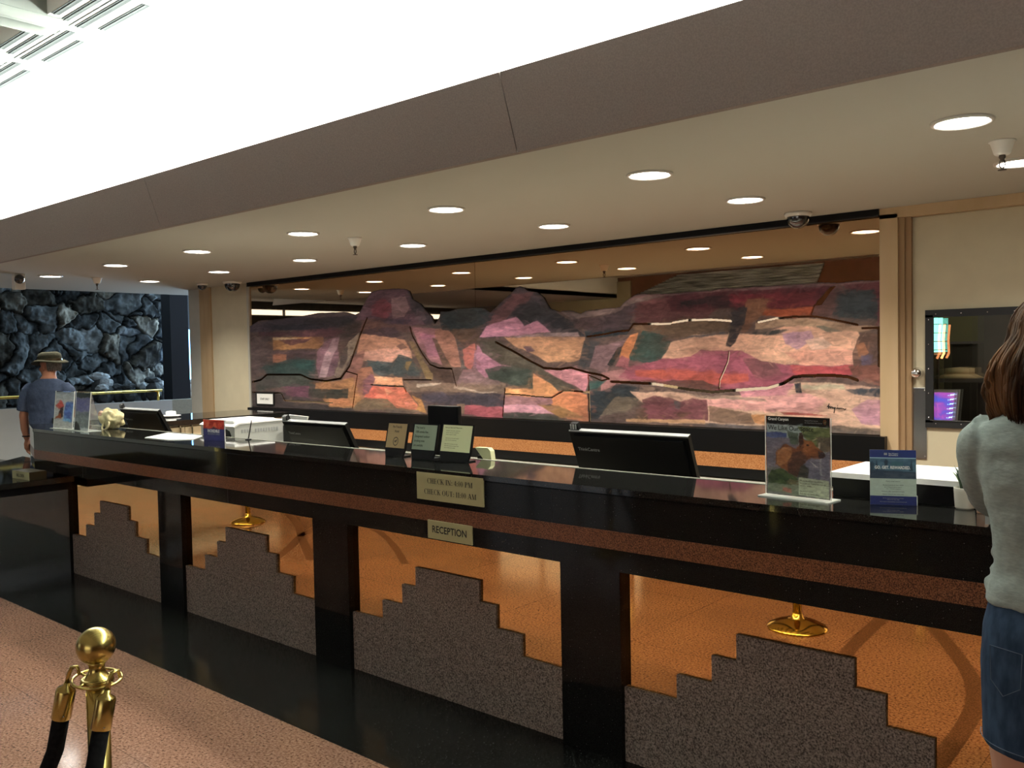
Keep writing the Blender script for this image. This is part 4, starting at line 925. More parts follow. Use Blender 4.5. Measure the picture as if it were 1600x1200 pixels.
# rewards card
A = Vector((-.972, 2.882, ZT)); B = Vector((-.846, 2.935, ZT)); ux = (B-A).normalized(); w = (B-A).length; bk = Vector((-ux.y, ux.x, 0)); h = at_y(1359, 703, 2.882).z-ZT
t = thing('card_stand', ((A+B)/2).to_tuple(), 'blue and white rewards card standing at the right end of the counter', 'card')
m = MB(); up2 = (UPZ*h+bk*.015).normalized()
m.prism([A+bk*.001, B+bk*.001, B+up2*h+bk*.001, A+up2*h+bk*.001], bk*.001, 'acrylic_edge'); m.prism([A+bk*.001, B+bk*.001, B+bk*.05, A+bk*.05], UPZ*.002, 'clear_acrylic'); m.prism([B+ux*.001, B+ux*.003, B+ux*.003+up2*.03, B+ux*.001+up2*.03], bk*.02, 'acrylic_edge'); m.build('acrylic_holder', t)
RW = [([(-.1, .86), (1.1, .86), (1.1, 1.1), (-.1, 1.1)], (38, 56, 120), None, 0), ([(-.1, .845), (1.1, .845), (1.1, .862), (-.1, .862)], (170, 205, 220), None, 0), ([(-.1, .48), (1.1, .48), (1.1, .845), (-.1, .845)], (84, 118, 138), (66, 96, 118), 0),
 ([(-.1, .48), (1.1, .48), (1.1, .6), (-.1, .64)], (52, 68, 86), (70, 84, 100)), ([(.0, .74), (.05, .79), (.1, .74), (.07, .6), (.02, .6)], (50, 74, 92)), ([(.31, .78), (.35, .83), (.4, .8), (.38, .72), (.33, .7)], (44, 62, 80)), ([(.45, .68), (.7, .70), (.74, .78), (.48, .79)], (66, 104, 118)),
 ([(.85, .62), (.90, .84), (.93, .62)], (44, 66, 84)), ([(.12, .62), (.15, .83), (.19, .62)], (44, 66, 84)), ([(-.1, .16), (1.1, .16), (1.1, .48), (-.1, .48)], (182, 198, 184), (178, 192, 180), 0), ([(-.1, -.1), (1.1, -.1), (1.1, .16), (-.1, .16)], (36, 48, 106), None, 0)]
sh = sheet('card_sheet', t, A, ux, up2, w, h, 110, 140, (180, 195, 182), RW, .004, 8, 5, .04)
mb = MB(); out = ux.cross(up2)*.0016
def PR(u, v): return A+out+ux*u*w+up2*v*h
mb.add([PR(.31, .905), PR(.38, .905), PR(.38, .945), PR(.31, .945)], [(0, 1, 2, 3)], 'edge_grey'); mb.build('emblem', sh); mb = MB(); mb.text('Best Western', PR(.41, .925), ux, up2, .0035, 'white_paper', 'LEFT'); mb.text('REWARDS', PR(.41, .89), ux, up2, .0042, 'white_paper', 'LEFT')
mb.text('GO. GET. REWARDED.', PR(.49, .655), ux, up2, .0092, 'white_paper', 'CENTER', .80, .03)
mb.build('heading', sh); mb = MB()
for (v, s_, z_) in ((.42, 'Points never expire!', .0036), (.35, 'Redeem points at over 4,000', .0036), (.315, 'Best Western hotels or choose', .0028), (.285, 'other redemption options', .0028), (.235, 'Partners offer exclusive bonuses', .0036), (.185, 'Instant rewards for every stay', .0036)): mb.text(s_, PR(.5, v), ux, up2, z_, 'ink')
for (v, s_) in ((.115, 'Ask for details and become a member'), (.09, 'today at the front desk'), (.05, 'Each hotel is independently owned and operated')): mb.text(s_, PR(.5, v), ux, up2, .0028, 'edge_grey')
mb.build('small_print', sh)
# potted succulent
c = Vector((-.713, 2.962, ZT)); t = thing('potted_succulent', c.to_tuple(), 'small white ribbed pot with a spiky succulent at the right end of the counter', 'plant')
m = MB(); prof = [(.0, .0), (.025, .0), (.0275, .004)]
for k in range(9): z = .006+k*.0062; prof += [(.0285+.0004*k, z), (.0275+.0004*k, z+.003)]
prof += [(.0315, .063), (.031, .066), (.0285, .066), (.028, .056), (0, .056)]; m.lathe(prof, c, 'pot_white', 36); m.build('pot', t)
m = MB(); m.lathe([(.0282, .050), (.0282, .059), (0, .060)], c, 'soil', 20); m.build('soil', t)
for k in range(11):
    a = k*2.4; L = .04+.022*((k*7) % 5)/4; tl = .35+.5*((k*3) % 4)/4
    if k < 3: L = .075
    pts = [c+Vector((.008*math.cos(a), .008*math.sin(a), .057))+Vector((math.cos(a)*math.sin(tl*s*.9)*L*s, math.sin(a)*math.sin(tl*s*.9)*L*s, L*s*math.cos(tl*s*.5))) for s in (0, .25, .5, .75, 1)]
    m = MB(); m.tube(pts, [.0045, .0055, .0048, .003, .0006], 'leaf_green' if k % 3 else 'leaf_pale', 8); m.build('leaf', t)
# small tan box half hidden beyond the pot
m = MB(); c = Vector((-.655, 3.0, ZT)); m.box((c.x-.012, 2.90, ZT), (c.x+.012, 2.95, ZT+.045), 'rose_fabric', .004); m.box((c.x+.012, 2.90, ZT), (c.x+.024, 2.95, ZT+.03), 'white_paper'); o = m.build('tissue_pack', None, (c.x, 2.92, ZT)); tag(o, 'small pink pack with white tissue, right beside the succulent pot', 'tissue pack')
# INCREDIBLE card stand
A = Vector((-5.052, 2.912, ZT)); B = Vector((-4.850, 2.932, ZT)); ux = (B-A).normalized(); w = (B-A).length; bk = Vector((-ux.y, ux.x, 0)); h = .128
t = thing('card_stand', ((A+B)/2).to_tuple(), 'red and blue advertising card standing in front of the white printer', 'card')
m = MB(); m.prism([A+bk*.001, B+bk*.001, B+UPZ*h+bk*.001, A+UPZ*h+bk*.001], bk*.003, 'acrylic_edge'); m.prism([A+bk*.001, B+bk*.001, B+bk*.06, A+bk*.06], UPZ*.003, 'clear_acrylic'); m.prism([B+ux*.001, B+ux*.006, B+ux*.006+UPZ*h, B+ux*.001+UPZ*h], bk*.004, 'white_gloss'); m.build('acrylic_holder', t)
IN = [([(-.1, .55), (1.1, .55), (1.1, 1.1), (-.1, 1.1)], (188, 48, 36), (225, 90, 66)), ([(.1, .62), (.25, .7), (.3, .9), (.15, .85)], (235, 120, 90)), ([(.45, .6), (.65, .62), (.6, .9), (.5, .85)], (236, 110, 80)), ([(.75, .6), (.9, .7), (.85, .9), (.7, .8)], (230, 90, 70)), ([(.35, .55), (.7, .55), (.5, .66)], (90, 50, 60)), ([(-.1, -.1), (1.1, -.1), (1.1, .57), (-.1, .57)], (58, 60, 120), (66, 68, 128), 0)]
sh = sheet('card_sheet', t, A, ux, UPZ, w, h, 70, 50, (60, 62, 120), IN, .02, 7, 8, .05)
mb = MB(); mb.text('INCREDIBLE', A-bk*.002+ux*w*.5+UPZ*h*.40, ux, UPZ, .0165, 'white_paper', 'CENTER', .92, .03); mb.text('ADVENTURES', A-bk*.002+ux*w*.5+UPZ*h*.27, ux, UPZ, .0135, 'edge_grey', 'CENTER', 1.0, .0); mb.build('lettering', sh)
# papers
m = MB(); pts = [at_z(x, y, ZT+.006) for x, y in [(226, 683), (262, 675.5), (316, 680), (300, 686), (262, 686.5)]]
m.prism([p_-UPZ*.006 for p_ in pts], UPZ*.004, 'white_paper'); pts2 = [at_z(x, y, ZT+.008) for x, y in [(232, 682), (270, 676.5), (312, 680.5), (290, 684)]]; m.prism([p_-UPZ*.004 for p_ in pts2], UPZ*.002, 'white_gloss')
o = m.build('paper_stack', None, at_z(270, 683, ZT)); tag(o, 'loose stack of white papers lying on the counter left of the blue card', 'papers')
m = MB(); p0 = at_z(388, 687, ZT); m.lathe([(0, 0), (.02, 0), (.02, .004), (.005, .008)], p0, 'black_plastic', 16); m.tube([p0, at_y(393, 657, p0.y)], [.004, .003], 'black_plastic', 8); o = m.build('pen_stand', None, p0); tag(o, 'thin black pen standing upright on the counter before the printer', 'pen')
# brochure holders at the left end
def brochure(px, label, layers, seed, depth=.03):
    bl, br, tr, tl = px; A = at_z(bl[0], bl[1], ZT); B = at_z(br[0], br[1], ZT)
    ux = (B-A); w = ux.length; ux.normalize(); bk = Vector((-ux.y, ux.x, 0)); T = at_y(tl[0], tl[1], A.y+.04); hh = T.z-ZT; lean = depth
    sl = (T-A).dot(ux)
    t = thing('brochure_holder', ((A+B)/2).to_tuple(), label, 'brochure holder'); up = UPZ*hh+bk*lean; Lh = up.length; up.normalize()
    m = MB(); m.prism([A, B, B+up*Lh, A+up*Lh], bk*-.003, 'clear_acrylic'); m.prism([A-bk*.03, B-bk*.03, B+bk*.09, A+bk*.09], UPZ*.003, 'acrylic_edge')
    for e0 in (A-ux*.002, B): m.prism([e0-bk*.004, e0+ux*.003-bk*.004, e0+ux*.003+up*Lh-bk*.004, e0+up*Lh-bk*.004], bk*.006, 'acrylic_edge')
    m.prism([A+up*Lh, B+up*Lh, B+bk*.09, A+bk*.09], bk*.002, 'clear_acrylic'); m.build('acrylic_holder', t)
    sheet('leaflet', t, A, ux, up, w, Lh*.97, 60, 90, (190, 195, 195), layers, .05, 6, seed, .12, dab=250)
BR1 = [([(-.1, .8), (1.1, .8), (1.1, 1.1), (-.1, 1.1)], (175, 185, 188)), ([(.05, .62), (.3, .78), (.5, .6), (.3, .5)], (190, 80, 70)), ([(.2, .3), (.45, .35), (.45, .6), (.3, .55)], (70, 50, 45)), ([(0, .25), (.4, .3), (.3, .42)], (190, 110, 70)), ([(.5, .2), (.95, .2), (.95, .75), (.55, .7)], (84, 108, 180), (110, 150, 210)), ([(.5, .2), (.9, .2), (.9, .3), (.5, .3)], (130, 190, 225)), ([(-.1, -.1), (1.1, -.1), (1.1, .18), (-.1, .22)], (190, 192, 188))]
BR2 = [([(0, .85), (1.1, .85), (1.1, 1.0), (0, 1.0)], (50, 60, 58)), ([(0, .5), (1.1, .5), (1.1, .85), (0, .85)], (105, 108, 160), (130, 130, 165)), ([(0, .1), (1.1, .1), (1.1, .5), (0, .5)], (110, 122, 125), (140, 150, 152)), ([(0, -.1), (.5, 0), (.3, .2), (0, .2)], (40, 44, 46))]
brochure(((84, 669), (113, 671), (122, 611), (102, 611)), 'clear holder of colourful brochures at the far left end of the counter', BR1, 21)
brochure(((116, 672), (138, 675), (136, 612), (122, 611)), 'narrow clear brochure holder next to the tan straw bag', BR2, 22)
# straw bag
c = at_z(154, 671, ZT); c = Vector((c.x, c.y+.10, ZT)); t = thing('straw_bag', c.to_tuple(), 'crumpled pale straw bag lying on the counter behind the brochures', 'bag')
bm = bmesh.new(); bmesh.ops.create_icosphere(bm, subdivisions=4, radius=1)
for v in bm.verts:
    n = 1+.28*mnoise.noise(v.co*2.1)+.12*mnoise.noise(v.co*5); v.co = Vector((v.co.x*.125*n+v.co.z*-.03, v.co.y*.07*n, max(v.co.z*.075*n+.072, 0)))+c
m = MB(); m.frombm(bm, 'straw', True); m.build('bag_body', t)
m = MB(); m.ring(c+Vector((.05, -.07, .030)), .045, .008, 'straw', 28, 8, (1, .8), Matrix.Rotation(1.1, 3, 'X')); m.build('strap', t)
m = MB(); m.sphere(c+Vector((-.055, -.05, .105)), .032, 'rose_fabric', 10, (1, .7, .9)); m.build('tassel', t)
m = MB(); c = at_z(192, 657, ZT); c.y = max(c.y, 3.3); m.lathe([(0, 0), (.05, 0), (.085, .014), (.08, .016), (.05, .005), (0, .004)], (-7.3, 3.9, ZT), 'white_gloss', 28); m.lathe([(0, .004), (.035, .004), (.045, .03), (.04, .05), (0, .055)], (-7.3, 3.9, ZT), 'white_paper', 20); o = m.build('saucer', None, (-7.3, 3.9, ZT)); tag(o, 'white dish on the return counter left of the first touch monitor', 'dish')

# ------------------------------------------------------------------ rope stanchions
def stanchion(x, y, lb, ropes):
    t = thing('stanchion', (x, y, 0), lb, 'stanchion', 'brass rope stanchions in the lobby')
    m = MB(); m.lathe([(0, 0), (.165, 0), (.168, .006), (.16, .016), (.13, .032), (.09, .046), (.055, .054), (.034, .062), (.030, .085), (.026, .09)], (x, y, 0), 'polished_brass', 48); m.build('base', t)
    m = MB(); m.lathe([(.0245, .08), (.0245, .862)], (x, y, 0), 'aged_brass', 32); m.build('post', t)
    m = MB(); m.lathe([(.0255, .855), (.034, .862), (.036, .868), (.033, .873), (.026, .877), (.019, .888), (.0165, .897), (.018, .906), (.0225, .912)], (x, y, 0), 'aged_brass', 32)
    pr2 = [(.001, .99)]+[(.0425*math.sin(a), .948+.0425*math.cos(a)) for a in [PI*k/20 for k in range(1, 18)]]; m.lathe(pr2, (x, y, 0), 'aged_brass', 40); m.build('finial', t)
    m = MB(); M = Matrix.Rotation(.12, 3, 'Y')
    m.ring((x, y, .872), .052, .0032, 'aged_brass', 48, 8, (1, 1), M); m.ring((x, y, .872), .031, .004, 'aged_brass', 32, 8)
    for a in (.3, PI/2+.3, PI+.3, 3*PI/2+.3): m.tube([(x+.03*math.cos(a), y+.03*math.sin(a), .872), (x+.052*math.cos(a), y+.052*math.sin(a), .872-.0062*math.cos(a))], .003, 'aged_brass', 6)
    m.build('collar_ring', t)
    return t
def rope(p0, p1, sag, lb, z=.80, z1=.80):
    """velvet rope with a brass cap and hook at each end"""
    A = Vector(p0); B = Vector(p1); t = thing('velvet_rope', A.to_tuple(), lb, 'rope', 'black velvet ropes')
    N = 24; P = []
    for k in range(N+1):
        s = k/N; D1 = A.lerp(B, .05)-UPZ*sag*1.33; D2 = A.lerp(B, .95)-UPZ*sag*1.33; P.append(A*(1-s)**3+D1*3*s*(1-s)**2+D2*3*s*s*(1-s)+B*s**3)
    m = MB(); m.tube(P, .0185, 'velvet', 16); m.build('rope', t)
    for e, (q, q2) in enumerate(((P[0], P[1]), (P[-1], P[-2]))):
        d = (q2-q).normalized(); ax = d; rot = Vector((0, 0, 1)).rotation_difference(ax).to_matrix()
        m = MB(); m.lathe([(0, -.066), (.0065, -.066), (.008, -.058), (.019, -.052), (.0215, -.046), (.0215, .018), (.02, .02)], q, 'aged_brass', 24, M=rot)
        k0 = q-d*.064; side = Vector((A.x-B.x, A.y-B.y, 0)).normalized()*(1 if e == 0 else -1)
        m.tube([k0, k0-d*.022, k0-d*.034+side*.005+UPZ*.004, k0-d*.036+side*.018+UPZ*.004, k0-d*.022+side*.026], [.006, .0055, .005, .0045, .004], 'aged_brass', 8); m.lathe([(0, -.001), (.003, 0), (0, .002)], q+Vector((.02, -.006, -.01)), 'steel', 8)
        m.build('end_cap', t)
SX, SY = -2.03, .885
stanchion(SX, SY, 'brass stanchion post with ball top in the left foreground', 1)
stanchion(-7.50, .93, 'brass stanchion whose base shows in the second mirror panel from the left', 1)
stanchion(-3.95, -.35, 'brass stanchion at the far end of the left foreground rope', 1)
stanchion(-1.95, -1.15, 'brass stanchion at the far end of the right foreground rope', 1)
rope((SX-.066, SY-.052, .800), (-3.95+.07, -.35+.05, .80), .60, 'black velvet rope hanging from the left side of the foreground stanchion')
rope((SX+.060, SY-.018, .797), (-1.95+.01, -1.15+.075, .80), .60, 'black velvet rope hanging in front of the foreground stanchion post')

# ================================================================== THE MURAL ON MIRROR
YM0 = 5.665
mur = thing('mural', (-5.3, YM0, 1.04), 'wide painted desert canyon mural in pinks and browns on bronze mirror', 'mural')
xm0, xm1 = -8.765, -1.842
smx = at_y(742, 430, YM0+.005).x
for a, b in ((xm0, smx-.0015), (smx+.0015, xm1)):
    m = MB(); m.box((a, YM0+.005, 1.036), (b, YM0+.013, HC-.03), 'mural_mirror'); m.build('mirror_panel', mur)
m = MB(); m.box((xm0, YM0-.03, HC-.045), (xm1, YM0+.013, HC-.001), 'black_satin'); m.box((xm0, YM0-.034, HC-.047), (xm1, YM0-.03, HC-.040), 'dark_metal'); m.build('top_channel', mur)
m = MB(); m.box((xm1, YM0-.006, 1.036), (xm1+.012, YM0+.013, HC-.03), 'dark_metal'); m.build('edge_trim', mur)
OFF = {'A': 0, 'B': 1280, 'C': 2680}
def W_(r, pts):
    out = []
    for u, v in pts:
        p = at_y(380+(u+OFF[r])/4, 400+v/4, YM0); out.append((p.x, p.z))
    return out
outline = W_('A', [(40, 1010), (40, 440), (65, 424), (100, 402), (240, 392), (370, 375), (470, 356), (560, 350), (640, 350), (700, 366), (730, 350), (760, 290), (800, 225), (860, 207), (1000, 203), (1040, 215), (1060, 270), (1110, 300), (1140, 340), (1180, 375), (1200, 425), (1228, 380), (1235, 345), (1290, 345)]) \
 + W_('B', [(60, 330), (170, 320), (230, 325), (265, 350), (300, 320), (340, 280), (400, 228), (422, 200), (450, 188), (480, 196), (500, 215), (560, 226), (600, 262), (640, 330), (700, 348), (720, 338), (760, 340), (830, 360), (860, 340), (960, 330), (1075, 318), (1110, 280), (1170, 240), (1200, 233), (1300, 238), (1400, 234)]) \
 + W_('C', [(100, 225), (250, 212), (330, 198), (430, 200), (560, 186), (700, 180), (800, 175), (950, 165), (1050, 165), (1150, 155), (1330, 146), (1330, 1140)]) + W_('A', [(4010, 1140)])
ML = []
def L_(r, pts, c, c2=None, k=None):
    ML.append((W_(r, pts), c, c2) if k is None else (W_(r, pts), c, c2, k))
A_, B_, C__ = 'A', 'B', 'C'
L_(A_, [(40, 420), (370, 375), (560, 350), (700, 365), (720, 400), (600, 450), (40, 480)], (82, 72, 82), (66, 60, 68))
L_(A_, [(370, 378), (560, 350), (640, 352), (700, 372), (480, 388)], (118, 98, 98), (96, 82, 86))
L_(A_, [(375, 395), (600, 385), (720, 380), (640, 440), (520, 450), (380, 440)], (50, 50, 54), (62, 56, 62))
L_(A_, [(180, 440), (400, 430), (540, 455), (330, 472), (180, 462)], (46, 46, 56))
L_(A_, [(100, 480), (300, 478), (550, 452), (640, 470), (560, 512), (100, 502)], (102, 66, 74), (84, 58, 64))
L_(A_, [(40, 520), (185, 500), (190, 700), (40, 760)], (92, 76, 76), (74, 66, 66))
L_(A_, [(187, 512), (500, 510), (505, 545), (470, 582), (190, 592)], (182, 132, 84), (150, 104, 74))
L_(A_, [(190, 511), (340, 520), (335, 531), (190, 526)], (206, 180, 142))
L_(A_, [(220, 528), (430, 520), (400, 540), (300, 562)], (98, 64, 66))
L_(A_, [(185, 600), (450, 585), (455, 640), (280, 655), (190, 615)], (72, 58, 60), (92, 72, 74))
L_(A_, [(187, 618), (275, 615), (270, 680), (230, 697), (190, 690)], (158, 104, 80), (130, 88, 76))
L_(A_, [(120, 700), (270, 650), (450, 650), (450, 700), (440, 770), (150, 740)], (50, 76, 74), (60, 66, 64))
L_(A_, [(80, 760), (180, 740), (380, 750), (440, 780), (440, 820), (260, 820), (80, 850)], (80, 74, 72), (68, 72, 66))
L_(A_, [(40, 850), (250, 850), (540, 920), (700, 965), (700, 1010), (40, 1010)], (62, 54, 54), (74, 66, 66))
L_(A_, [(455, 700), (460, 600), (530, 520), (620, 500), (640, 540), (600, 640), (560, 745), (470, 758)], (138, 100, 112), (112, 84, 96))
L_(A_, [(500, 640), (560, 520), (620, 510), (560, 620), (520, 752), (470, 757)], (182, 152, 158), (160, 124, 134))
L_(A_, [(640, 540), (700, 480), (735, 478), (690, 600), (640, 700), (600, 765), (570, 740), (600, 640)], (168, 148, 130), (136, 118, 104))
L_(A_, [(610, 600), (650, 560), (650, 640), (620, 700), (600, 690)], (84, 72, 70))
L_(A_, [(600, 500), (650, 420), (740, 400), (745, 460), (660, 530), (600, 640), (590, 560)], (96, 74, 68), (78, 66, 64))
L_(A_, [(740, 395), (900, 400), (1060, 430), (1060, 475), (735, 475)], (118, 84, 78), (98, 72, 72))
L_(A_, [(700, 400), (735, 350), (760, 290), (800, 220), (860, 200), (1005, 200), (1045, 215), (1065, 275), (1115, 300), (1190, 390), (1200, 430), (1050, 440), (900, 405), (780, 395)], (112, 82, 96), (92, 68, 80))
L_(A_, [(810, 310), (880, 262), (930, 300), (940, 350), (900, 392), (800, 375)], (130, 66, 78), (112, 62, 74))
L_(A_, [(930, 262), (1020, 256), (1045, 330), (1010, 385), (935, 392)], (144, 112, 118), (126, 98, 108))
L_(A_, [(1030, 208), (1065, 275), (1115, 300), (1150, 360), (1200, 425), (1150, 440), (1060, 350)], (60, 55, 66), (72, 64, 74))
L_(A_, [(1085, 345), (1130, 355), (1150, 400), (1100, 410)], (110, 94, 104))
L_(A_, [(870, 398), (1060, 400), (1030, 432), (890, 422)], (78, 62, 78))
L_(A_, [(750, 460), (950, 452), (1015, 520), (860, 514), (750, 492)], (88, 66, 72), (74, 58, 66))
L_(A_, [(735, 485), (860, 508), (1010, 528), (1055, 600), (1062, 642), (980, 622), (930, 672), (760, 658), (700, 640)], (212, 152, 120), (196, 140, 116))
L_(A_, [(745, 600), (900, 580), (1055, 600), (1045, 640), (960, 622), (925, 672), (760, 655)], (226, 172, 156), (214, 156, 138))
L_(A_, [(955, 570), (1000, 552), (1030, 580), (985, 594)], (120, 88, 80))
L_(A_, [(690, 620), (760, 585), (745, 680), (710, 770), (590, 815), (620, 770), (670, 680)], (176, 122, 106), (150, 104, 96))
L_(A_, [(770, 652), (935, 672), (895, 752), (800, 747)], (82, 92, 94), (70, 80, 84))
L_(A_, [(970, 622), (1050, 640), (1100, 700), (1120, 752), (1000, 757), (888, 748), (940, 680)], (60, 72, 76), (74, 80, 82))
L_(A_, [(1018, 665), (1062, 660), (1030, 725), (1012, 700)], (140, 114, 78))
L_(A_, [(1035, 532), (1072, 540), (1130, 650), (1192, 740), (1190, 775), (1145, 770), (1100, 660)], (138, 114, 80), (118, 98, 76))
L_(A_, [(450, 790), (650, 768), (740, 745), (780, 800), (740, 960), (540, 940), (450, 835)], (178, 128, 84), (156, 110, 78))
L_(A_, [(690, 760), (740, 700), (800, 690), (830, 768), (790, 870), (740, 900)], (172, 116, 92), (140, 98, 86))
L_(A_, [(820, 755), (1000, 762), (1005, 812), (805, 808)], (230, 168, 130), (216, 148, 112))
L_(A_, [(800, 812), (1005, 820), (1060, 880), (1115, 965), (960, 952), (880, 905), (755, 885)], (214, 108, 90), (204, 122, 96))
L_(A_, [(880, 825), (935, 845), (900, 876)], (222, 150, 118)); L_(A_, [(1010, 905), (1050, 915), (1030, 940)], (226, 136, 118))
L_(A_, [(1055, 862), (1120, 900), (1150, 985), (1080, 975), (1100, 932)], (178, 126, 76), (190, 140, 84))
L_(A_, [(740, 895), (900, 898), (970, 950), (900, 968), (690, 965), (710, 930)], (96, 88, 76), (120, 100, 80))
L_(A_, [(900, 955), (1000, 945), (1100, 965), (1130, 1000), (900, 990)], (150, 118, 92), (96, 88, 86))
L_(A_, [(750, 780), (800, 738), (828, 772), (785, 862), (752, 870)], (132, 88, 98), (112, 78, 90))
L_(A_, [(410, 830), (660, 832), (655, 896), (410, 886)], (54, 60, 55), (66, 62, 56), 1)
L_(A_, [(270, 820), (412, 810), (406, 886), (270, 872)], (102, 66, 82), (90, 62, 74), 1)
L_(A_, [(540, 895), (660, 896), (700, 945), (545, 932)], (206, 134, 96), (196, 130, 90), 1)
L_(A_, [(250, 900), (540, 915), (540, 930), (260, 912)], (122, 98, 82))
L_(A_, [(1055, 450), (1205, 448), (1250, 640), (1300, 695), (1180, 665), (1100, 560)], (176, 122, 132), (156, 108, 116))
L_(A_, [(1100, 482), (1200, 500), (1245, 645), (1160, 622)], (184, 118, 146), (170, 120, 136))
L_(A_, [(1195, 448), (1320, 470), (1352, 560), (1375, 705), (1290, 692), (1240, 600), (1200, 520)], (196, 138, 116), (176, 124, 108))
L_(A_, [(1180, 515), (1212, 530), (1312, 700), (1335, 805), (1290, 765)], (96, 76, 66), (114, 90, 76))
L_(A_, [(1200, 433), (1290, 440), (1352, 480), (1378, 600), (1395, 722), (1368, 722), (1348, 600), (1328, 500), (1280, 462), (1100, 450)], (108, 98, 96), (90, 82, 84))
L_(A_, [(1160, 698), (1300, 702), (1335, 805), (1240, 792)], (86, 66, 60), (72, 58, 54))
L_(A_, [(1010, 785), (1330, 800), (1640, 800), (1640, 862), (1480, 862), (1100, 850), (1030, 850)], (140, 114, 98), (108, 92, 82))
L_(A_, [(1330, 812), (1460, 848), (1600, 856), (1480, 862), (1320, 832)], (204, 186, 172), (170, 146, 130)); L_(A_, [(1090, 800), (1250, 795), (1200, 815), (1090, 820)], (196, 176, 160))
L_(A_, [(1120, 862), (1640, 864), (1625, 938), (1140, 932)], (82, 74, 88), (68, 62, 72), 1)
L_(A_, [(1385, 938), (1622, 940), (1622, 1010), (1385, 1000)], (178, 92, 102), (164, 84, 98), 1)
L_(A_, [(1340, 930), (1388, 930), (1388, 1000), (1340, 990)], (134, 110, 94))
L_(A_, [(1375, 590), (1455, 552), (1465, 640), (1425, 725), (1385, 695)], (200, 116, 104), (184, 108, 100))
L_(A_, [(1450, 600), (1530, 556), (1610, 640), (1510, 725), (1440, 705)], (164, 118, 138), (146, 110, 126))
L_(A_, [(1380, 720), (1500, 700), (1620, 740), (1600, 810), (1340, 800)], (120, 98, 98), (136, 106, 112))
L_(B_, [(-60, 345), (170, 318), (268, 350), (240, 420), (180, 462), (-40, 465)], (46, 60, 70), (56, 58, 60))
L_(B_, [(0, 455), (180, 458), (205, 500), (180, 548), (90, 548)], (116, 86, 66), (92, 72, 62))
L_(B_, [(225, 435), (265, 345), (340, 278), (420, 198), (482, 190), (565, 225), (645, 330), (760, 400), (862, 502), (830, 485), (620, 482), (300, 512), (195, 522)], (78, 68, 76), (66, 60, 68))
L_(B_, [(295, 345), (420, 238), (545, 230), (500, 300), (420, 330), (340, 430), (245, 445)], (118, 78, 84), (98, 70, 76))
L_(B_, [(418, 312), (560, 288), (595, 352), (520, 432), (415, 395)], (50, 50, 55), (60, 56, 64))
L_(B_, [(200, 512), (240, 442), (340, 408), (430, 378), (480, 440), (562, 408), (650, 482), (380, 505)], (202, 138, 166), (178, 122, 146))
L_(B_, [(555, 228), (645, 330), (760, 400), (865, 502), (720, 472), (560, 402), (592, 330)], (50, 50, 58), (62, 58, 64))
L_(B_, [(370, 508), (820, 472), (832, 502), (560, 514)], (186, 162, 162), (150, 128, 134))
L_(B_, [(350, 512), (862, 506), (857, 642), (780, 664), (620, 662), (500, 602), (430, 572)], (212, 158, 120), (192, 142, 112))
L_(B_, [(470, 572), (520, 570), (545, 600), (500, 606)], (112, 84, 96))
L_(B_, [(185, 560), (280, 612), (415, 692), (230, 765), (180, 705)], (176, 122, 146), (198, 132, 158))
L_(B_, [(185, 530), (300, 526), (430, 616), (520, 662), (640, 738), (825, 850), (690, 864), (560, 742), (470, 712), (330, 682), (220, 605)], (88, 80, 70), (76, 74, 68))
L_(B_, [(230, 710), (330, 690), (500, 708), (532, 750), (530, 835), (400, 812), (255, 768)], (66, 74, 68), (82, 80, 74))
L_(B_, [(600, 715), (800, 698), (885, 745), (862, 850), (760, 802)], (206, 136, 152), (184, 124, 134))
L_(B_, [(530, 738), (640, 798), (702, 862), (640, 888), (355, 872), (358, 828), (530, 832)], (214, 156, 100), (200, 136, 96))
L_(B_, [(690, 850), (780, 838), (890, 870), (888, 1030), (760, 1015), (620, 902)], (204, 130, 88), (180, 112, 84))
L_(B_, [(355, 875), (650, 885), (660, 922), (355, 962)], (164, 118, 122), (144, 104, 112))
L_(B_, [(345, 928), (560, 928), (700, 985), (345, 978)], (208, 150, 168), (190, 138, 152))
L_(B_, [(560, 928), (700, 938), (885, 1015), (700, 1002)], (160, 118, 74), (142, 110, 82))
L_(B_, [(340, 985), (520, 975), (700, 1000), (760, 1035), (340, 1010)], (60, 62, 58), (78, 76, 72))
L_(B_, [(855, 528), (958, 528), (912, 642), (872, 712), (815, 685)], (62, 64, 70), (76, 74, 78))
L_(B_, [(925, 562), (1112, 520), (1135, 498), (1092, 560), (1002, 682), (985, 740), (880, 700)], (154, 120, 124), (134, 104, 110))
L_(B_, [(985, 682), (1060, 568), (1102, 558), (1012, 694)], (38, 46, 44), None, 1)
L_(B_, [(860, 470), (1132, 458), (1122, 488), (870, 512)], (42, 52, 60))
L_(B_, [(765, 400), (960, 378), (1100, 308), (1185, 285), (1160, 350), (1135, 452), (900, 472), (800, 435)], (76, 62, 68), (88, 68, 70))
L_(B_, [(705, 345), (830, 358), (960, 332), (1110, 315), (1050, 352), (780, 398)], (134, 112, 112), (112, 96, 98))
L_(B_, [(1080, 320), (1115, 270), (1200, 232), (1420, 228), (1300, 262), (1180, 290)], (134, 114, 112), (112, 92, 92))
L_(B_, [(1175, 292), (1350, 262), (1600, 240), (1750, 300), (1600, 400), (1170, 425)], (104, 60, 64), (90, 54, 56))
L_(B_, [(1140, 420), (1500, 398), (1760, 405), (1760, 500), (1580, 505), (1420, 522), (1290, 465), (1180, 482)], (122, 92, 72), (102, 80, 66))
L_(B_, [(1065, 640), (1085, 570), (1142, 488), (1197, 478), (1142, 642)], (216, 142, 96), (204, 126, 80), 1)
L_(B_, [(1140, 612), (1222, 462), (1292, 468), (1405, 520), (1352, 684), (1130, 652)], (48, 74, 70), (62, 70, 64))
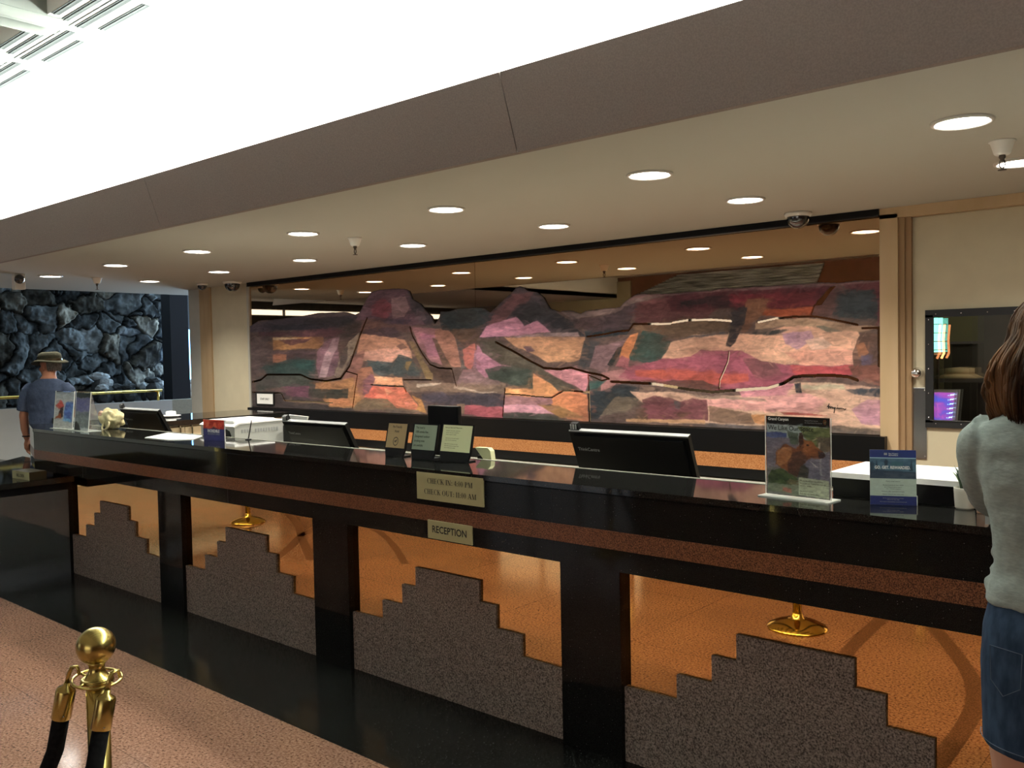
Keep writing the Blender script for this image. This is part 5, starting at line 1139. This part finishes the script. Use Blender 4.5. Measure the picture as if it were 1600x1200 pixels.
L_(B_, [(1035, 692), (1080, 622), (1137, 640), (1132, 702)], (160, 94, 102))
L_(B_, [(1128, 702), (1130, 650), (1352, 672), (1346, 697)], (104, 82, 78), None, 1)
L_(B_, [(950, 735), (1130, 702), (1182, 762), (1100, 790), (1000, 830), (955, 845)], (178, 128, 130), (160, 112, 112))
L_(B_, [(880, 790), (990, 778), (930, 832), (880, 838)], (58, 86, 84))
L_(B_, [(870, 840), (1010, 850), (1050, 800), (1200, 820), (1182, 890), (1120, 902), (1040, 900), (950, 1012), (890, 1030)], (36, 44, 52), (48, 54, 60))
L_(B_, [(955, 1005), (1050, 878), (1172, 888), (1235, 902), (1100, 985)], (118, 106, 98), (104, 92, 80))
L_(C__, [(-230, 1040), (-220, 960), (0, 930), (0, 1040)], (112, 84, 56), (90, 68, 58))
L_(C__, [(-400, 232), (330, 198), (600, 184), (1050, 163), (1330, 145), (1330, 162), (600, 208), (0, 248), (-230, 262)], (142, 108, 108), (112, 82, 88))
L_(C__, [(-50, 255), (350, 220), (900, 188), (1010, 186), (905, 310), (872, 378), (560, 345), (350, 332), (0, 352)], (94, 40, 52), (78, 38, 44))
L_(C__, [(350, 240), (900, 215), (900, 300), (560, 330), (360, 300)], (118, 42, 56), (104, 44, 50))
L_(C__, [(560, 335), (900, 308), (862, 380), (700, 378), (540, 375)], (156, 76, 46), (134, 66, 44))
L_(C__, [(50, 288), (300, 268), (200, 312), (60, 322)], (44, 34, 38))
L_(C__, [(200, 250), (360, 260), (360, 330), (240, 330)], (64, 40, 46))
L_(C__, [(465, 270), (605, 265), (572, 362), (520, 422), (450, 502), (430, 480)], (122, 84, 64), (104, 72, 58))
L_(C__, [(-30, 420), (360, 400), (362, 482), (150, 502), (-60, 535)], (108, 86, 68), (94, 74, 64))
L_(C__, [(-60, 645), (0, 540), (160, 498), (350, 488), (500, 500), (700, 438), (900, 420), (1160, 468), (1200, 560), (1140, 684), (900, 684), (700, 674), (540, 658), (430, 602), (180, 590), (120, 632), (-40, 642)], (218, 170, 144), (206, 156, 132))
L_(C__, [(520, 430), (640, 395), (760, 385), (900, 382), (1000, 400), (1150, 432), (1310, 440), (1190, 482), (900, 436), (700, 436), (520, 470)], (180, 146, 120), (160, 130, 108))
L_(C__, [(680, 478), (862, 458), (885, 512), (780, 585), (700, 545)], (180, 136, 158), (194, 150, 156))
L_(C__, [(820, 520), (940, 500), (1000, 560), (880, 600)], (230, 188, 168))
L_(C__, [(700, 600), (900, 580), (1142, 588), (1140, 684), (800, 678)], (226, 166, 146), (218, 154, 134))
L_(C__, [(478, 500), (600, 468), (735, 453), (642, 492)], (52, 56, 58)); L_(C__, [(50, 516), (350, 478), (350, 496), (130, 518)], (94, 88, 92))
L_(C__, [(885, 428), (950, 430), (1075, 472), (960, 462)], (86, 94, 86), (130, 120, 104))
L_(C__, [(365, 330), (470, 330), (452, 430), (392, 552), (366, 576), (338, 566), (372, 420)], (46, 40, 44), (62, 56, 60), 1)
L_(C__, [(-340, 760), (-270, 690), (-60, 640), (120, 630), (182, 590), (440, 603), (540, 655), (740, 680), (1135, 685), (1135, 752), (760, 750), (640, 822), (420, 842), (250, 847), (0, 802)], (164, 86, 108), (148, 78, 94))
L_(C__, [(-230, 715), (-60, 700), (200, 718), (480, 738), (480, 785), (250, 802), (0, 765), (-220, 745)], (196, 92, 70), (176, 82, 72))
L_(C__, [(735, 683), (1135, 688), (1135, 745), (765, 752)], (192, 82, 80), (178, 76, 84))
L_(C__, [(440, 635), (640, 668), (705, 742), (520, 765)], (136, 82, 88), (120, 78, 84))
L_(C__, [(-230, 770), (200, 780), (335, 830), (200, 842), (-60, 800)], (104, 68, 62), (84, 58, 56))
L_(C__, [(880, 320), (1010, 188), (1070, 195), (1012, 340), (1000, 382), (868, 372)], (104, 72, 66), (88, 62, 62))
L_(C__, [(1000, 362), (1040, 228), (1100, 208), (1275, 208), (1285, 402), (1100, 388)], (46, 56, 62), (58, 62, 66))
L_(C__, [(1070, 178), (1330, 155), (1330, 425), (1282, 412), (1276, 210), (1080, 205)], (98, 50, 56), (86, 46, 52))
L_(C__, [(1130, 605), (1150, 540), (1190, 480), (1292, 478), (1288, 718), (1140, 702)], (112, 82, 68), (90, 70, 66), 1)
L_(C__, [(1145, 560), (1200, 540), (1230, 610), (1170, 640)], (156, 104, 76)); L_(C__, [(1180, 630), (1240, 620), (1240, 690), (1190, 690)], (92, 84, 108))
L_(C__, [(1100, 692), (1330, 692), (1330, 825), (1160, 785)], (122, 78, 68), (104, 72, 66))
L_(C__, [(-260, 850), (0, 848), (250, 885), (650, 852), (760, 782), (900, 787), (1330, 832), (1330, 1120), (1050, 1070), (-20, 1052)], (212, 176, 150), (198, 158, 138))
L_(C__, [(60, 905), (600, 885), (820, 850), (965, 902), (920, 985), (700, 978), (200, 945)], (214, 156, 154), (202, 146, 142))
L_(C__, [(420, 845), (640, 822), (700, 790), (760, 790), (700, 870), (440, 880)], (192, 128, 140), (178, 116, 130))
L_(C__, [(1120, 962), (1222, 898), (1330, 898), (1330, 1070), (1180, 1052)], (186, 138, 150), (170, 124, 142))
L_(C__, [(800, 800), (1080, 812), (1090, 838), (820, 830)], (206, 192, 164), (180, 170, 146))
L_(C__, [(1085, 838), (1330, 828), (1330, 884), (1150, 868)], (52, 56, 66), (78, 84, 92)); L_(C__, [(758, 788), (795, 788), (808, 852), (770, 852)], (46, 50, 58))
L_(C__, [(100, 868), (560, 888), (600, 905), (200, 892)], (120, 106, 96), (150, 130, 116))
L_(C__, [(-180, 900), (-110, 876), (0, 890), (60, 917), (130, 890), (220, 905), (222, 1032), (-150, 1028)], (114, 66, 74), (96, 60, 62), 1)
L_(C__, [(10, 900), (60, 920), (50, 970), (20, 960)], (80, 74, 76)); L_(C__, [(0, 985), (140, 980), (60, 1020)], (90, 62, 54))
L_(C__, [(228, 942), (500, 980), (520, 1052), (228, 1038)], (128, 102, 86), (104, 86, 78)); L_(C__, [(500, 988), (600, 998), (620, 1062), (520, 1044)], (210, 146, 86), (196, 136, 90))
L_(C__, [(678, 975), (860, 983), (990, 1002), (700, 992)], (150, 66, 62), None, 0)
L_(C__, [(-280, 1022), (200, 1032), (200, 1052), (-280, 1042)], (206, 160, 116), (190, 146, 110)); L_(C__, [(200, 1048), (400, 1048), (620, 1080), (200, 1075)], (92, 84, 84)); L_(C__, [(1000, 1072), (1330, 1085), (1330, 1140), (900, 1100)], (132, 110, 92), (104, 94, 88))
CRACKS = [(C__, [(0, 418), (90, 402), (250, 398), (372, 406)], 9), (C__, [(535, 415), (640, 392), (760, 380), (900, 378), (1000, 396), (1160, 430)], 8), (C__, [(358, 600), (350, 660), (325, 720), (300, 775), (295, 832)], 7),
 (C__, [(-380, 785), (-110, 800), (0, 816), (110, 835), (250, 850), (380, 840), (600, 825), (700, 795), (760, 757), (820, 750), (1000, 746), (1100, 755), (1160, 777)], 13), (C__, [(1295, 450), (1297, 685)], 13), (C__, [(1190, 450), (1300, 450)], 8), (C__, [(890, 310), (868, 375)], 5),
 (B_, [(870, 504), (960, 492), (1060, 472), (1130, 466), (1160, 425), (1390, 424)], 9), (B_, [(300, 540), (400, 590), (520, 660), (600, 700), (700, 708), (770, 698), (870, 728), (960, 745), (1005, 768)], 11), (B_, [(1005, 768), (960, 780), (880, 745)], 5),
 (B_, [(878, 745), (888, 1035)], 8), (B_, [(650, 885), (690, 860), (730, 840), (880, 852)], 7), (B_, [(358, 830), (342, 1005)], 5), (B_, [(362, 862), (460, 868), (560, 880), (650, 885)], 5),
 (A_, [(60, 788), (110, 775), (150, 742), (360, 742), (420, 770), (520, 782), (610, 765), (665, 690), (730, 500), (775, 388)], 9), (A_, [(1045, 445), (1060, 500), (1120, 610), (1170, 680), (1220, 700), (1305, 705)], 7), (A_, [(1305, 705), (1332, 812)], 4),
 (A_, [(640, 720), (715, 742), (706, 800), (685, 950)], 5), (A_, [(800, 805), (1005, 818), (1020, 850)], 6), (A_, [(1000, 774), (1175, 775)], 5), (A_, [(60, 853), (240, 858), (262, 905), (560, 918)], 5)]
SHARD = W_(C__, [(890, 310), (910, 280), (935, 255), (985, 195), (1025, 187), (990, 225), (962, 265), (935, 305)])
def build_mural():
    nx, nz = 1600, 340
    px = np.linspace(380+40/4-2, 1380, nx); xs = np.array([at_y(float(p), 560, YM0).x for p in px]); xs = np.clip(xs, xm0+.002, xm1-.001)
    zs = np.linspace(1.0375, 2.24, nz); X, Z = np.meshgrid(xs, zs)
    C = paint(X, Z, (96, 78, 74), ML, .019, 2.6, 3, .18, 1)*1.08
    # palette knife flecks
    f = fbm(X, Z, 16, 301, 3, .5, 2.2); g = fbm(X, Z, 5, 311, 3)
    C = C*(1+.9*(np.clip(f-.56, 0, 1)*3)*np.clip(g*2-.6, 0, 1))[..., None]; C = C*(1-.55*np.clip((.40-f)*6, 0, 1)*np.clip(1.3-g*2, 0, 1))[..., None]
    lum = C.mean(-1, keepdims=True); C = C*.92+lum*.08
    C = dabs(C, 15000, 5, 23, 4, 8, .25, 20, .70, 1.34)
    e = (fbm(X, Z, 9, 77)-.5)*.012
    keep = inside(X+e, Z+e, outline)
    # dark painted rim along the top silhouette
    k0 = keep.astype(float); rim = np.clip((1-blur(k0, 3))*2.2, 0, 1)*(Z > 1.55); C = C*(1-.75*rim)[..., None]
    mir = inside(X, Z, SHARD)
    for r, pts, w in CRACKS:
        d = seg_dist(X+e*.3, Z+e*.3, W_(r, pts)); ww = w/4*.0036*(1.0+.45*np.clip((-X-4)/4, 0, 1)); mir |= d < ww*.75
    keep &= ~mir
    kf = keep[:-1, :-1] & keep[1:, 1:] & keep[:-1, 1:] & keep[1:, :-1]
    P = np.stack([X, np.full(X.shape, YM0), Z], -1)
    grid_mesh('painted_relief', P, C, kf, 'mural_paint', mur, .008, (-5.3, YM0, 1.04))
build_mural()
# signature brushed in the lower right corner
def sig():
    m = MB(); p0 = at_y(1292, 638, YM0); p1 = at_y(1323, 640, YM0); w = (p1.x-p0.x); k = w/720
    def T(pts, r=.0026): m.tube([(p0.x+(x-310)*k, YM0-.006, p0.z+(640-y)*k) for x, y in pts], r, 'ink', 6)
    T([(410, 460), (380, 530), (330, 590), (360, 570), (400, 540), (380, 650), (420, 570), (450, 560), (450, 640), (490, 570), (520, 570), (520, 640), (560, 600), (600, 590), (570, 650), (620, 600), (600, 700), (580, 800)])
    T([(600, 650), (650, 600), (680, 650), (720, 580), (720, 650), (770, 600), (760, 660), (820, 600), (830, 650), (870, 600), (890, 650), (930, 620), (960, 680), (1015, 630)]); T([(710, 525), (720, 530)], .004)
    m.build('signature', mur)
sig()
a = at_y(402.5, 615, 5.655); b = at_y(427.5, 631.5, 5.655)
m = MB(); m.box((a.x-.03, 5.648, b.z-.014), (b.x+.015, 5.655, a.z+.014), 'ink'); m.box((a.x, 5.645, b.z), (b.x, 5.648, a.z), 'white_paper'); m.text('STAFF ONLY', ((a.x+b.x)/2, 5.6445, (a.z+b.z)/2-.012), (1, 0, 0), (0, 0, 1), .022, 'ink', bold=.01, squash=1.0)
o = m.build('wall_sign', None, ((a.x+b.x)/2, 5.655, b.z)); tag(o, 'small white sign with black border at the lower left corner of the mural', 'sign')

# ================================================================== PEOPLE
def remeshed(mb, name, parent, origin, voxel, mats_name, smooth=6, disp=None):
    o = mb.build(name, parent, origin)
    r = o.modifiers.new('skin', 'REMESH'); r.mode = 'VOXEL'; r.voxel_size = voxel; r.use_smooth_shade = True
    s = o.modifiers.new('soften', 'SMOOTH'); s.factor = .5; s.iterations = smooth
    if disp:
        tx = bpy.data.textures.new(name+'_folds', 'CLOUDS'); tx.noise_scale = disp[1]; tx.noise_depth = 2
        d = o.modifiers.new('folds', 'DISPLACE'); d.texture = tx; d.strength = disp[0]; d.mid_level = .5; d.texture_coords = 'LOCAL'
    return o
class Fig:
    """local frame: r = the figure's right, f = facing, z up; origin on the floor"""
    def __init__(s, x, y, facing): s.o = Vector((x, y, 0)); s.f = Vector((math.cos(facing), math.sin(facing), 0)); s.r = Vector((s.f.y, -s.f.x, 0))
    def P(s, r, f, z): return s.o+s.r*r+s.f*f+UPZ*z
    def limb(s, mb, pts, rad, m, n=16): mb.tube([s.P(*p) for p in pts], rad, m, n)
    def loft(s, mb, rings, m, n=36, e=2.3):
        vs = []; fs = []
        for (cr, cf, z, a, b) in rings:
            for k in range(n):
                t = 2*PI*k/n; ca, sa = math.cos(t), math.sin(t)
                vs.append(s.P(cr+math.copysign(abs(ca)**(2/e), ca)*a, cf+math.copysign(abs(sa)**(2/e), sa)*b, z))
        for i in range(len(rings)-1):
            for k in range(n): fs.append((i*n+k, i*n+(k+1) % n, (i+1)*n+(k+1) % n, (i+1)*n+k))
        fs += [list(range(n))[::-1], [(len(rings)-1)*n+k for k in range(n)]]
        mb.add(vs, fs, m, True)
def head(F, mb, c, skin, yaw=0, pitch=0, sc=1.0):
    """skull, jaw, nose, lips, brows and ears around centre c (r, f, z)"""
    C0 = F.P(*c); R = Matrix.Rotation(yaw, 3, 'Z'); fr = R @ F.f; rr = R @ F.r; fr = (Matrix.Rotation(pitch, 3, rr) @ fr); uu = rr.cross(fr)
    def Q(r, f, u): return C0+(rr*r+fr*f+uu*u)*sc
    def el(r, f, u, a, b, h, n=14):
        bm = bmesh.new(); bmesh.ops.create_uvsphere(bm, u_segments=n*2, v_segments=n, radius=1)
        for v in bm.verts: v.co = Q(r+v.co.x*a, f+v.co.y*b, u+v.co.z*h)
        mb.frombm(bm, skin, True)
    el(0, -.012, .025, .076, .096, .090); el(0, .025, -.045, .058, .068, .075); el(0, .052, -.085, .032, .034, .028)
    el(0, .092, -.018, .013, .018, .026, 8); el(0, .105, -.03, .014, .014, .011, 8); el(0, .086, -.058, .024, .012, .008, 8); el(0, .084, -.068, .02, .012, .007, 8)
    el(0, .078, .022, .045, .018, .012, 8)
    for s_ in (-1, 1): el(s_*.077, -.005, -.012, .010, .018, .032, 8); el(s_*.042, .058, -.03, .022, .022, .022, 8)
    return Q, rr, fr, uu
def hand(F, mb, w, d, side, m, curl=.5, L=.18):
    """w wrist (r,f,z), d pointing direction (r,f,z), side direction for the thumb"""
    W0 = F.P(*w); D = (F.r*d[0]+F.f*d[1]+UPZ*d[2]).normalized(); T = (F.r*side[0]+F.f*side[1]+UPZ*side[2]); T = (T-D*T.dot(D)).normalized(); N = D.cross(T)
    for k in range(5): mb.tube([W0, W0+D*.045+T*(k-2)*.0165, W0+D*.092+T*(k-2)*.0185], [.020, .0155, .0115], m, 12)
    for k, ln in enumerate((.062, .072, .078, .070)):
        b = W0+D*.088+T*(-1.5+k)*.0205; pts = [b]; a = 0
        for j in range(3): a += curl*(.45+.25*j); b = b+(D*math.cos(a)+N*math.sin(a))*ln*(.42, .33, .25)[j]; pts.append(b)
        mb.tube(pts, [.0092, .0088, .008, .0065], m, 10); mb.sphere(pts[-1], .0066, m, 6)
    b = W0+D*.028+T*.026; pts = [b, b+T*.022+D*.022+N*.008, b+T*.030+D*.050+N*.018, b+T*.026+D*.072+N*.028]; mb.tube(pts, [.0125, .0115, .010, .008], m, 10); mb.sphere(pts[-1], .008, m, 6)

# ---- woman at the right end of the counter, seen from behind
F = Fig(-.352, 2.36, math.radians(94))
wo = thing('person', F.o.to_tuple(), 'woman in a grey top and denim skirt leaning on the counter, seen from behind', 'person')
b = MB(); SK = 'skin_pale'
F.loft(b, [(0, 0, .80, .155, .11), (0, 0, .90, .162, .115), (0, 0, 1.0, .135, .10), (0, 0, 1.10, .12, .088), (0, .005, 1.22, .14, .095), (0, .005, 1.33, .165, .095), (0, 0, 1.40, .15, .08), (0, -.005, 1.45, .075, .06), (0, 0, 1.49, .052, .052), (0, .015, 1.56, .050, .052)], SK)
Q, rr, fr, uu = head(F, b, (0.0, .035, 1.605), SK, 0, -.12, 1.0)
for s_ in (-1, 1):
    F.limb(b, [(s_*.082, 0, .84), (s_*.088, .01, .65), (s_*.085, .012, .50), (s_*.083, .0, .44), (s_*.085, -.018, .33), (s_*.082, -.02, .20), (s_*.078, -.015, .09), (s_*.078, -.01, .05)], [.085, .078, .060, .052, .056, .043, .034, .036], SK, 20)
    F.limb(b, [(s_*.078, -.04, .035), (s_*.08, .02, .04), (s_*.084, .09, .028), (s_*.086, .15, .018)], [.030, .036, .034, .018], SK, 16)
    F.limb(b, [(s_*.155, 0, 1.385), (s_*.175, .045, 1.30), (s_*.172, .15, 1.195), (s_*.165, .25, 1.150), (s_*.14, .36, 1.145)], [.046, .044, .036, .033, .025], SK, 18)
    hand(F, b, (s_*.135, .375, 1.147), (-s_*.35, .95, -.02), (-s_*.95, -.35, .1), SK, .28)
remeshed(b, 'body', wo, (F.o.x, F.o.y, 0), .0055, SK, 4)
g = MB(); GT = 'grey_tee'
F.loft(g, [(0, .0, .985, .166, .118), (0, 0, .995, .168, .122), (0, 0, 1.03, .160, .118), (0, 0, 1.06, .150, .112), (0, 0, 1.12, .150, .108), (0, .0, 1.20, .164, .114), (0, .0, 1.29, .182, .118), (0, -.004, 1.36, .190, .106), (0, -.006, 1.405, .176, .090), (0, -.006, 1.44, .118, .072), (0, -.004, 1.462, .078, .066)], GT, 44, 2.4)
for s_ in (-1, 1):
    F.limb(g, [(s_*.140, -.004, 1.378), (s_*.168, .014, 1.350), (s_*.180, .06, 1.275), (s_*.175, .13, 1.215), (s_*.168, .17, 1.195)], [.068, .066, .058, .052, .050], GT, 22)
    # cloth bunched where the body bends
    for k, (z, a) in enumerate(((1.095, .142), (1.055, .146), (1.02, .158))): F.limb(g, [(s_*(a-.02), -.055, z+.012), (s_*a, .0, z), (s_*(a-.03), .07, z+.01)], [.012, .018, .012], GT, 10)
remeshed(g, 'grey_top', wo, (F.o.x, F.o.y, 0), .007, GT, 5, (.010, .05))
k_ = MB(); DN = 'denim'
F.loft(k_, [(0, 0, .655, .166, .150), (0, 0, .659, .170, .154), (0, 0, .68, .172, .150), (0, 0, .76, .174, .142), (0, -.004, .85, .176, .136), (0, -.004, .93, .172, .128), (0, 0, .98, .162, .118), (0, 0, 1.005, .156, .114)], DN, 48, 2.5)
sk = remeshed(k_, 'denim_skirt', wo, (F.o.x, F.o.y, 0), .006, DN, 3, (.004, .09))
m = MB()
def sline(pts):
    out = []
    for (t, z) in pts:
        a, bb = (.176, .138) if z > .8 else (.175, .148)
        ca, sa = math.cos(t), math.sin(t); out.append(F.P(math.copysign(abs(ca)**.8, ca)*a, math.copysign(abs(sa)**.8, sa)*bb-.004, z))
    m.tube(out, .0010, 'denim_stitch', 5)
sline([(-PI/2, z) for z in (.675, .72, .8, .9, .97)]); 
for s_ in (1, -1):
    c = -PI/2-s_*.62; sline([(c+.27, .90), (c+.25, .82), (c, .795), (c-.25, .82), (c-.27, .90), (c+.27, .90)])
sline([(-PI/2+t, .672) for t in np.linspace(-1.5, 1.5, 20)]); m.build('stitching', sk)
# hair: wavy locks falling over the nape
def hair():
    m = MB(); r = random.Random(4); Hc = (0.0, .025, 1.615)
    F_ = lambda a, b_, c: F.P(Hc[0]+a, Hc[1]+b_, Hc[2]+c)
    bm = bmesh.new(); bmesh.ops.create_icosphere(bm, subdivisions=4, radius=1)
    for v in bm.verts:
        x, y, z = v.co; kk = 1+.05*mnoise.noise(v.co*4)
        if y > .35 and z < .35: kk *= .80
        q = (x*(.098+.030*max(-z, 0))*kk, (y*.105-.012)*kk, z*(.108 if z > 0 else .185)*kk); v.co = F_(*q)
    m.frombm(bm, 'hair_brown', True)
    for i in range(2300):
        th = r.uniform(-PI*1.06, PI*.06); el = r.uniform(.03, 1.25)           # angle around the back of the head
        ca, sa = math.cos(th), math.sin(th)
        cl = mnoise.noise(Vector((ca*2.6, sa*2.6, 3.1)))                        # neighbouring locks move together
        ph = 6*cl+th*1.5+r.uniform(-.5, .5); amp = .013+.007*cl+r.uniform(-.003, .004); end = -.195+.055*cl+r.uniform(-.022, .022); pts = []; n = 16
        stray = r.random() < .05
        if stray: amp *= 1.9; end *= .8
        R0 = .104+r.uniform(-.006, .006)
        for k in range(n+1):
            t = k/n
            if t < .38: e2 = PI/2*(1-el*.64)*(1-t/.38); zz = .112*math.sin(e2); R_ = R0*math.cos(e2)
            else: s_ = (t-.38)/.62; R_ = R0+.040*math.sin(s_*PI*.66)-.010*s_**3; zz = end*s_
            w = amp*math.sin(ph+t*8.5)*(t**1.1)
            pts.append(F_(ca*(R_*1.08+w)-sa*w*.9, sa*(R_*.95+w)-.012+ca*w*.9, zz))
        rad = r.uniform(.0016, .0036); m.tube(pts, [rad*(.6+.7*math.sin(PI*min(.1+k/n*.8, 1))) if k < n-1 else rad*.35 for k in range(n+1)], 'hair_brown', 5)
    return m.build('hair', wo)
hair()
m = MB()
for s_ in (-1, 1): F.limb(m, [(s_*.078, -.055, .022), (s_*.08, .03, .024), (s_*.086, .16, .018)], [.034, .042, .026], 'black_satin', 14)
m.build('shoes', wo)

# ---- man beyond the low wing, seen from behind
F = Fig(-8.96, 3.55, math.radians(128))
ma = thing('person', F.o.to_tuple(), 'man in a blue tee shirt and brimmed hat standing at far left', 'person')
b = MB(); SK = 'skin_tan'
F.loft(b, [(0, 0, .86, .165, .12), (0, 0, .95, .165, .12), (0, .01, 1.08, .165, .125), (0, .0, 1.22, .18, .12), (0, -.01, 1.33, .172, .100), (0, -.01, 1.38, .135, .08), (0, -.005, 1.42, .08, .07), (0, .01, 1.46, .058, .06), (0, .025, 1.52, .056, .06)], SK)
Q, rr, fr, uu = head(F, b, (-.01, .045, 1.555), SK, 1.15, -.05, 1.08)
for s_ in (-1, 1):
    F.limb(b, [(s_*.09, 0, .90), (s_*.095, .01, .70), (s_*.09, .01, .50), (s_*.09, -.02, .33), (s_*.09, -.02, .20), (s_*.088, -.015, .09), (s_*.088, -.01, .05)], [.095, .085, .060, .062, .046, .038, .040], SK, 18)
    F.limb(b, [(s_*.088, -.05, .04), (s_*.09, .03, .045), (s_*.10, .17, .022)], [.034, .042, .024], SK, 14)
F.limb(b, [(-.165, -.01, 1.345), (-.205, -.02, 1.25), (-.24, -.03, 1.08), (-.25, .0, .95), (-.255, .03, .85)], [.046, .046, .043, .042, .028], SK, 16)
hand(F, b, (-.256, .035, .845), (-.02, .12, -1), (.1, 1, .1), SK, .55)
F.limb(b, [(.160, -.01, 1.345), (.195, .0, 1.22), (.215, .03, 1.09), (.19, .17, 1.07), (.12, .27, 1.10)], [.046, .046, .043, .038, .028], SK, 16)
hand(F, b, (.115, .28, 1.10), (-.7, .7, .1), (0, .2, 1), SK, .5)
remeshed(b, 'body', ma, (F.o.x, F.o.y, 0), .0065, SK, 4)
g = MB(); BT = 'blue_tee'
F.loft(g, [(0, 0, .90, .188, .142), (0, 0, .905, .192, .148), (0, .005, 1.0, .188, .148), (0, .01, 1.10, .188, .148), (0, 0, 1.22, .200, .138), (0, -.01, 1.32, .196, .122), (0, -.012, 1.38, .170, .098), (0, -.008, 1.415, .115, .082), (0, 0, 1.432, .080, .074)], BT, 40, 2.4)
F.limb(g, [(-.145, -.01, 1.345), (-.19, -.015, 1.31), (-.225, -.022, 1.22), (-.24, -.026, 1.12)], [.070, .070, .066, .066], BT, 20)
F.limb(g, [(.145, -.01, 1.345), (.19, -.01, 1.31), (.21, .0, 1.22), (.215, .015, 1.13)], [.070, .070, .066, .066], BT, 20)
remeshed(g, 'tee_shirt', ma, (F.o.x, F.o.y, 0), .009, BT, 5, (.012, .07))
g = MB()
F.loft(g, [(0, 0, .70, .17, .12), (0, 0, .80, .178, .135), (0, 0, .92, .172, .13)], 'khaki', 32)
for s_ in (-1, 1): F.limb(g, [(s_*.09, 0, .86), (s_*.10, .01, .70), (s_*.10, .01, .53)], [.098, .102, .104], 'khaki', 20)
remeshed(g, 'shorts', ma, (F.o.x, F.o.y, 0), .009, 'khaki', 4, (.008, .08))
m = MB(); tl = Vector((0, 0, 1))
def hat_pt(a, rad, h, sx=1.0, sy=1.15): return Q(math.cos(a)*rad*sx, math.sin(a)*rad*sy-.005, h)
def hat(m, prof, mt, n=40):
    vs = []; fs = []
    for (r_, h_) in prof:
        for k in range(n):
            a = 2*PI*k/n; dip = .022*abs(math.cos(a))**2*(1 if r_ > .11 else 0); vs.append(hat_pt(a, r_, h_+dip))
    for i in range(len(prof)-1):
        for k in range(n): fs.append((i*n+k, i*n+(k+1) % n, (i+1)*n+(k+1) % n, (i+1)*n+k))
    m.add(vs, fs, mt, True)
hat(m, [(.142, .012), (.145, .016), (.12, .030), (.096, .040), (.094, .075), (.086, .108), (.06, .122), (.02, .112), (.001, .108)], 'hat_felt'); hat(m, [(.142, .012), (.12, .022), (.092, .032)], 'hat_felt')
hat(m, [(.0975, .040), (.0975, .06)], 'brushed_bronze'); m.build('hat', ma)
m = MB()
for k in range(26):
    a = -PI*.80+PI*.62*k/25; m.tube([hat_pt(a, .078, .045), hat_pt(a, .083, .0), hat_pt(a, .076, -.045-.01*math.sin(k*2.3))], [.012, .011, .005], 'hair_grey', 6)
m.build('hair', ma)
m = MB(); w0 = F.P(-.254, .022, .875); m.ring(w0, .034, .007, 'ink', 28, 8); m.build('bracelet', ma)
m = MB(); p = F.P(.19, -.02, .98); c = F.P(.14, -.14, 1.0); m.box((c.x-.03, c.y-.03, .93), (c.x+.03, c.y+.03, 1.06), 'black_plastic', .01); m.build('belt_pouch', ma)
m = MB(); c = F.P(-.225, .08, .76); m.box((c.x-.02, c.y-.04, .69), (c.x+.02, c.y+.04, .80), 'dark_maroon', .008); o = m.build('wallet', None, (c.x, c.y, .7)); tag(o, 'dark red wallet held in the left hand of the man', 'wallet')
m = MB()
for s_ in (-1, 1): F.limb(m, [(s_*.088, -.065, .026), (s_*.09, .04, .03), (s_*.10, .19, .02)], [.038, .048, .028], 'ink', 14)
m.build('shoes', ma)
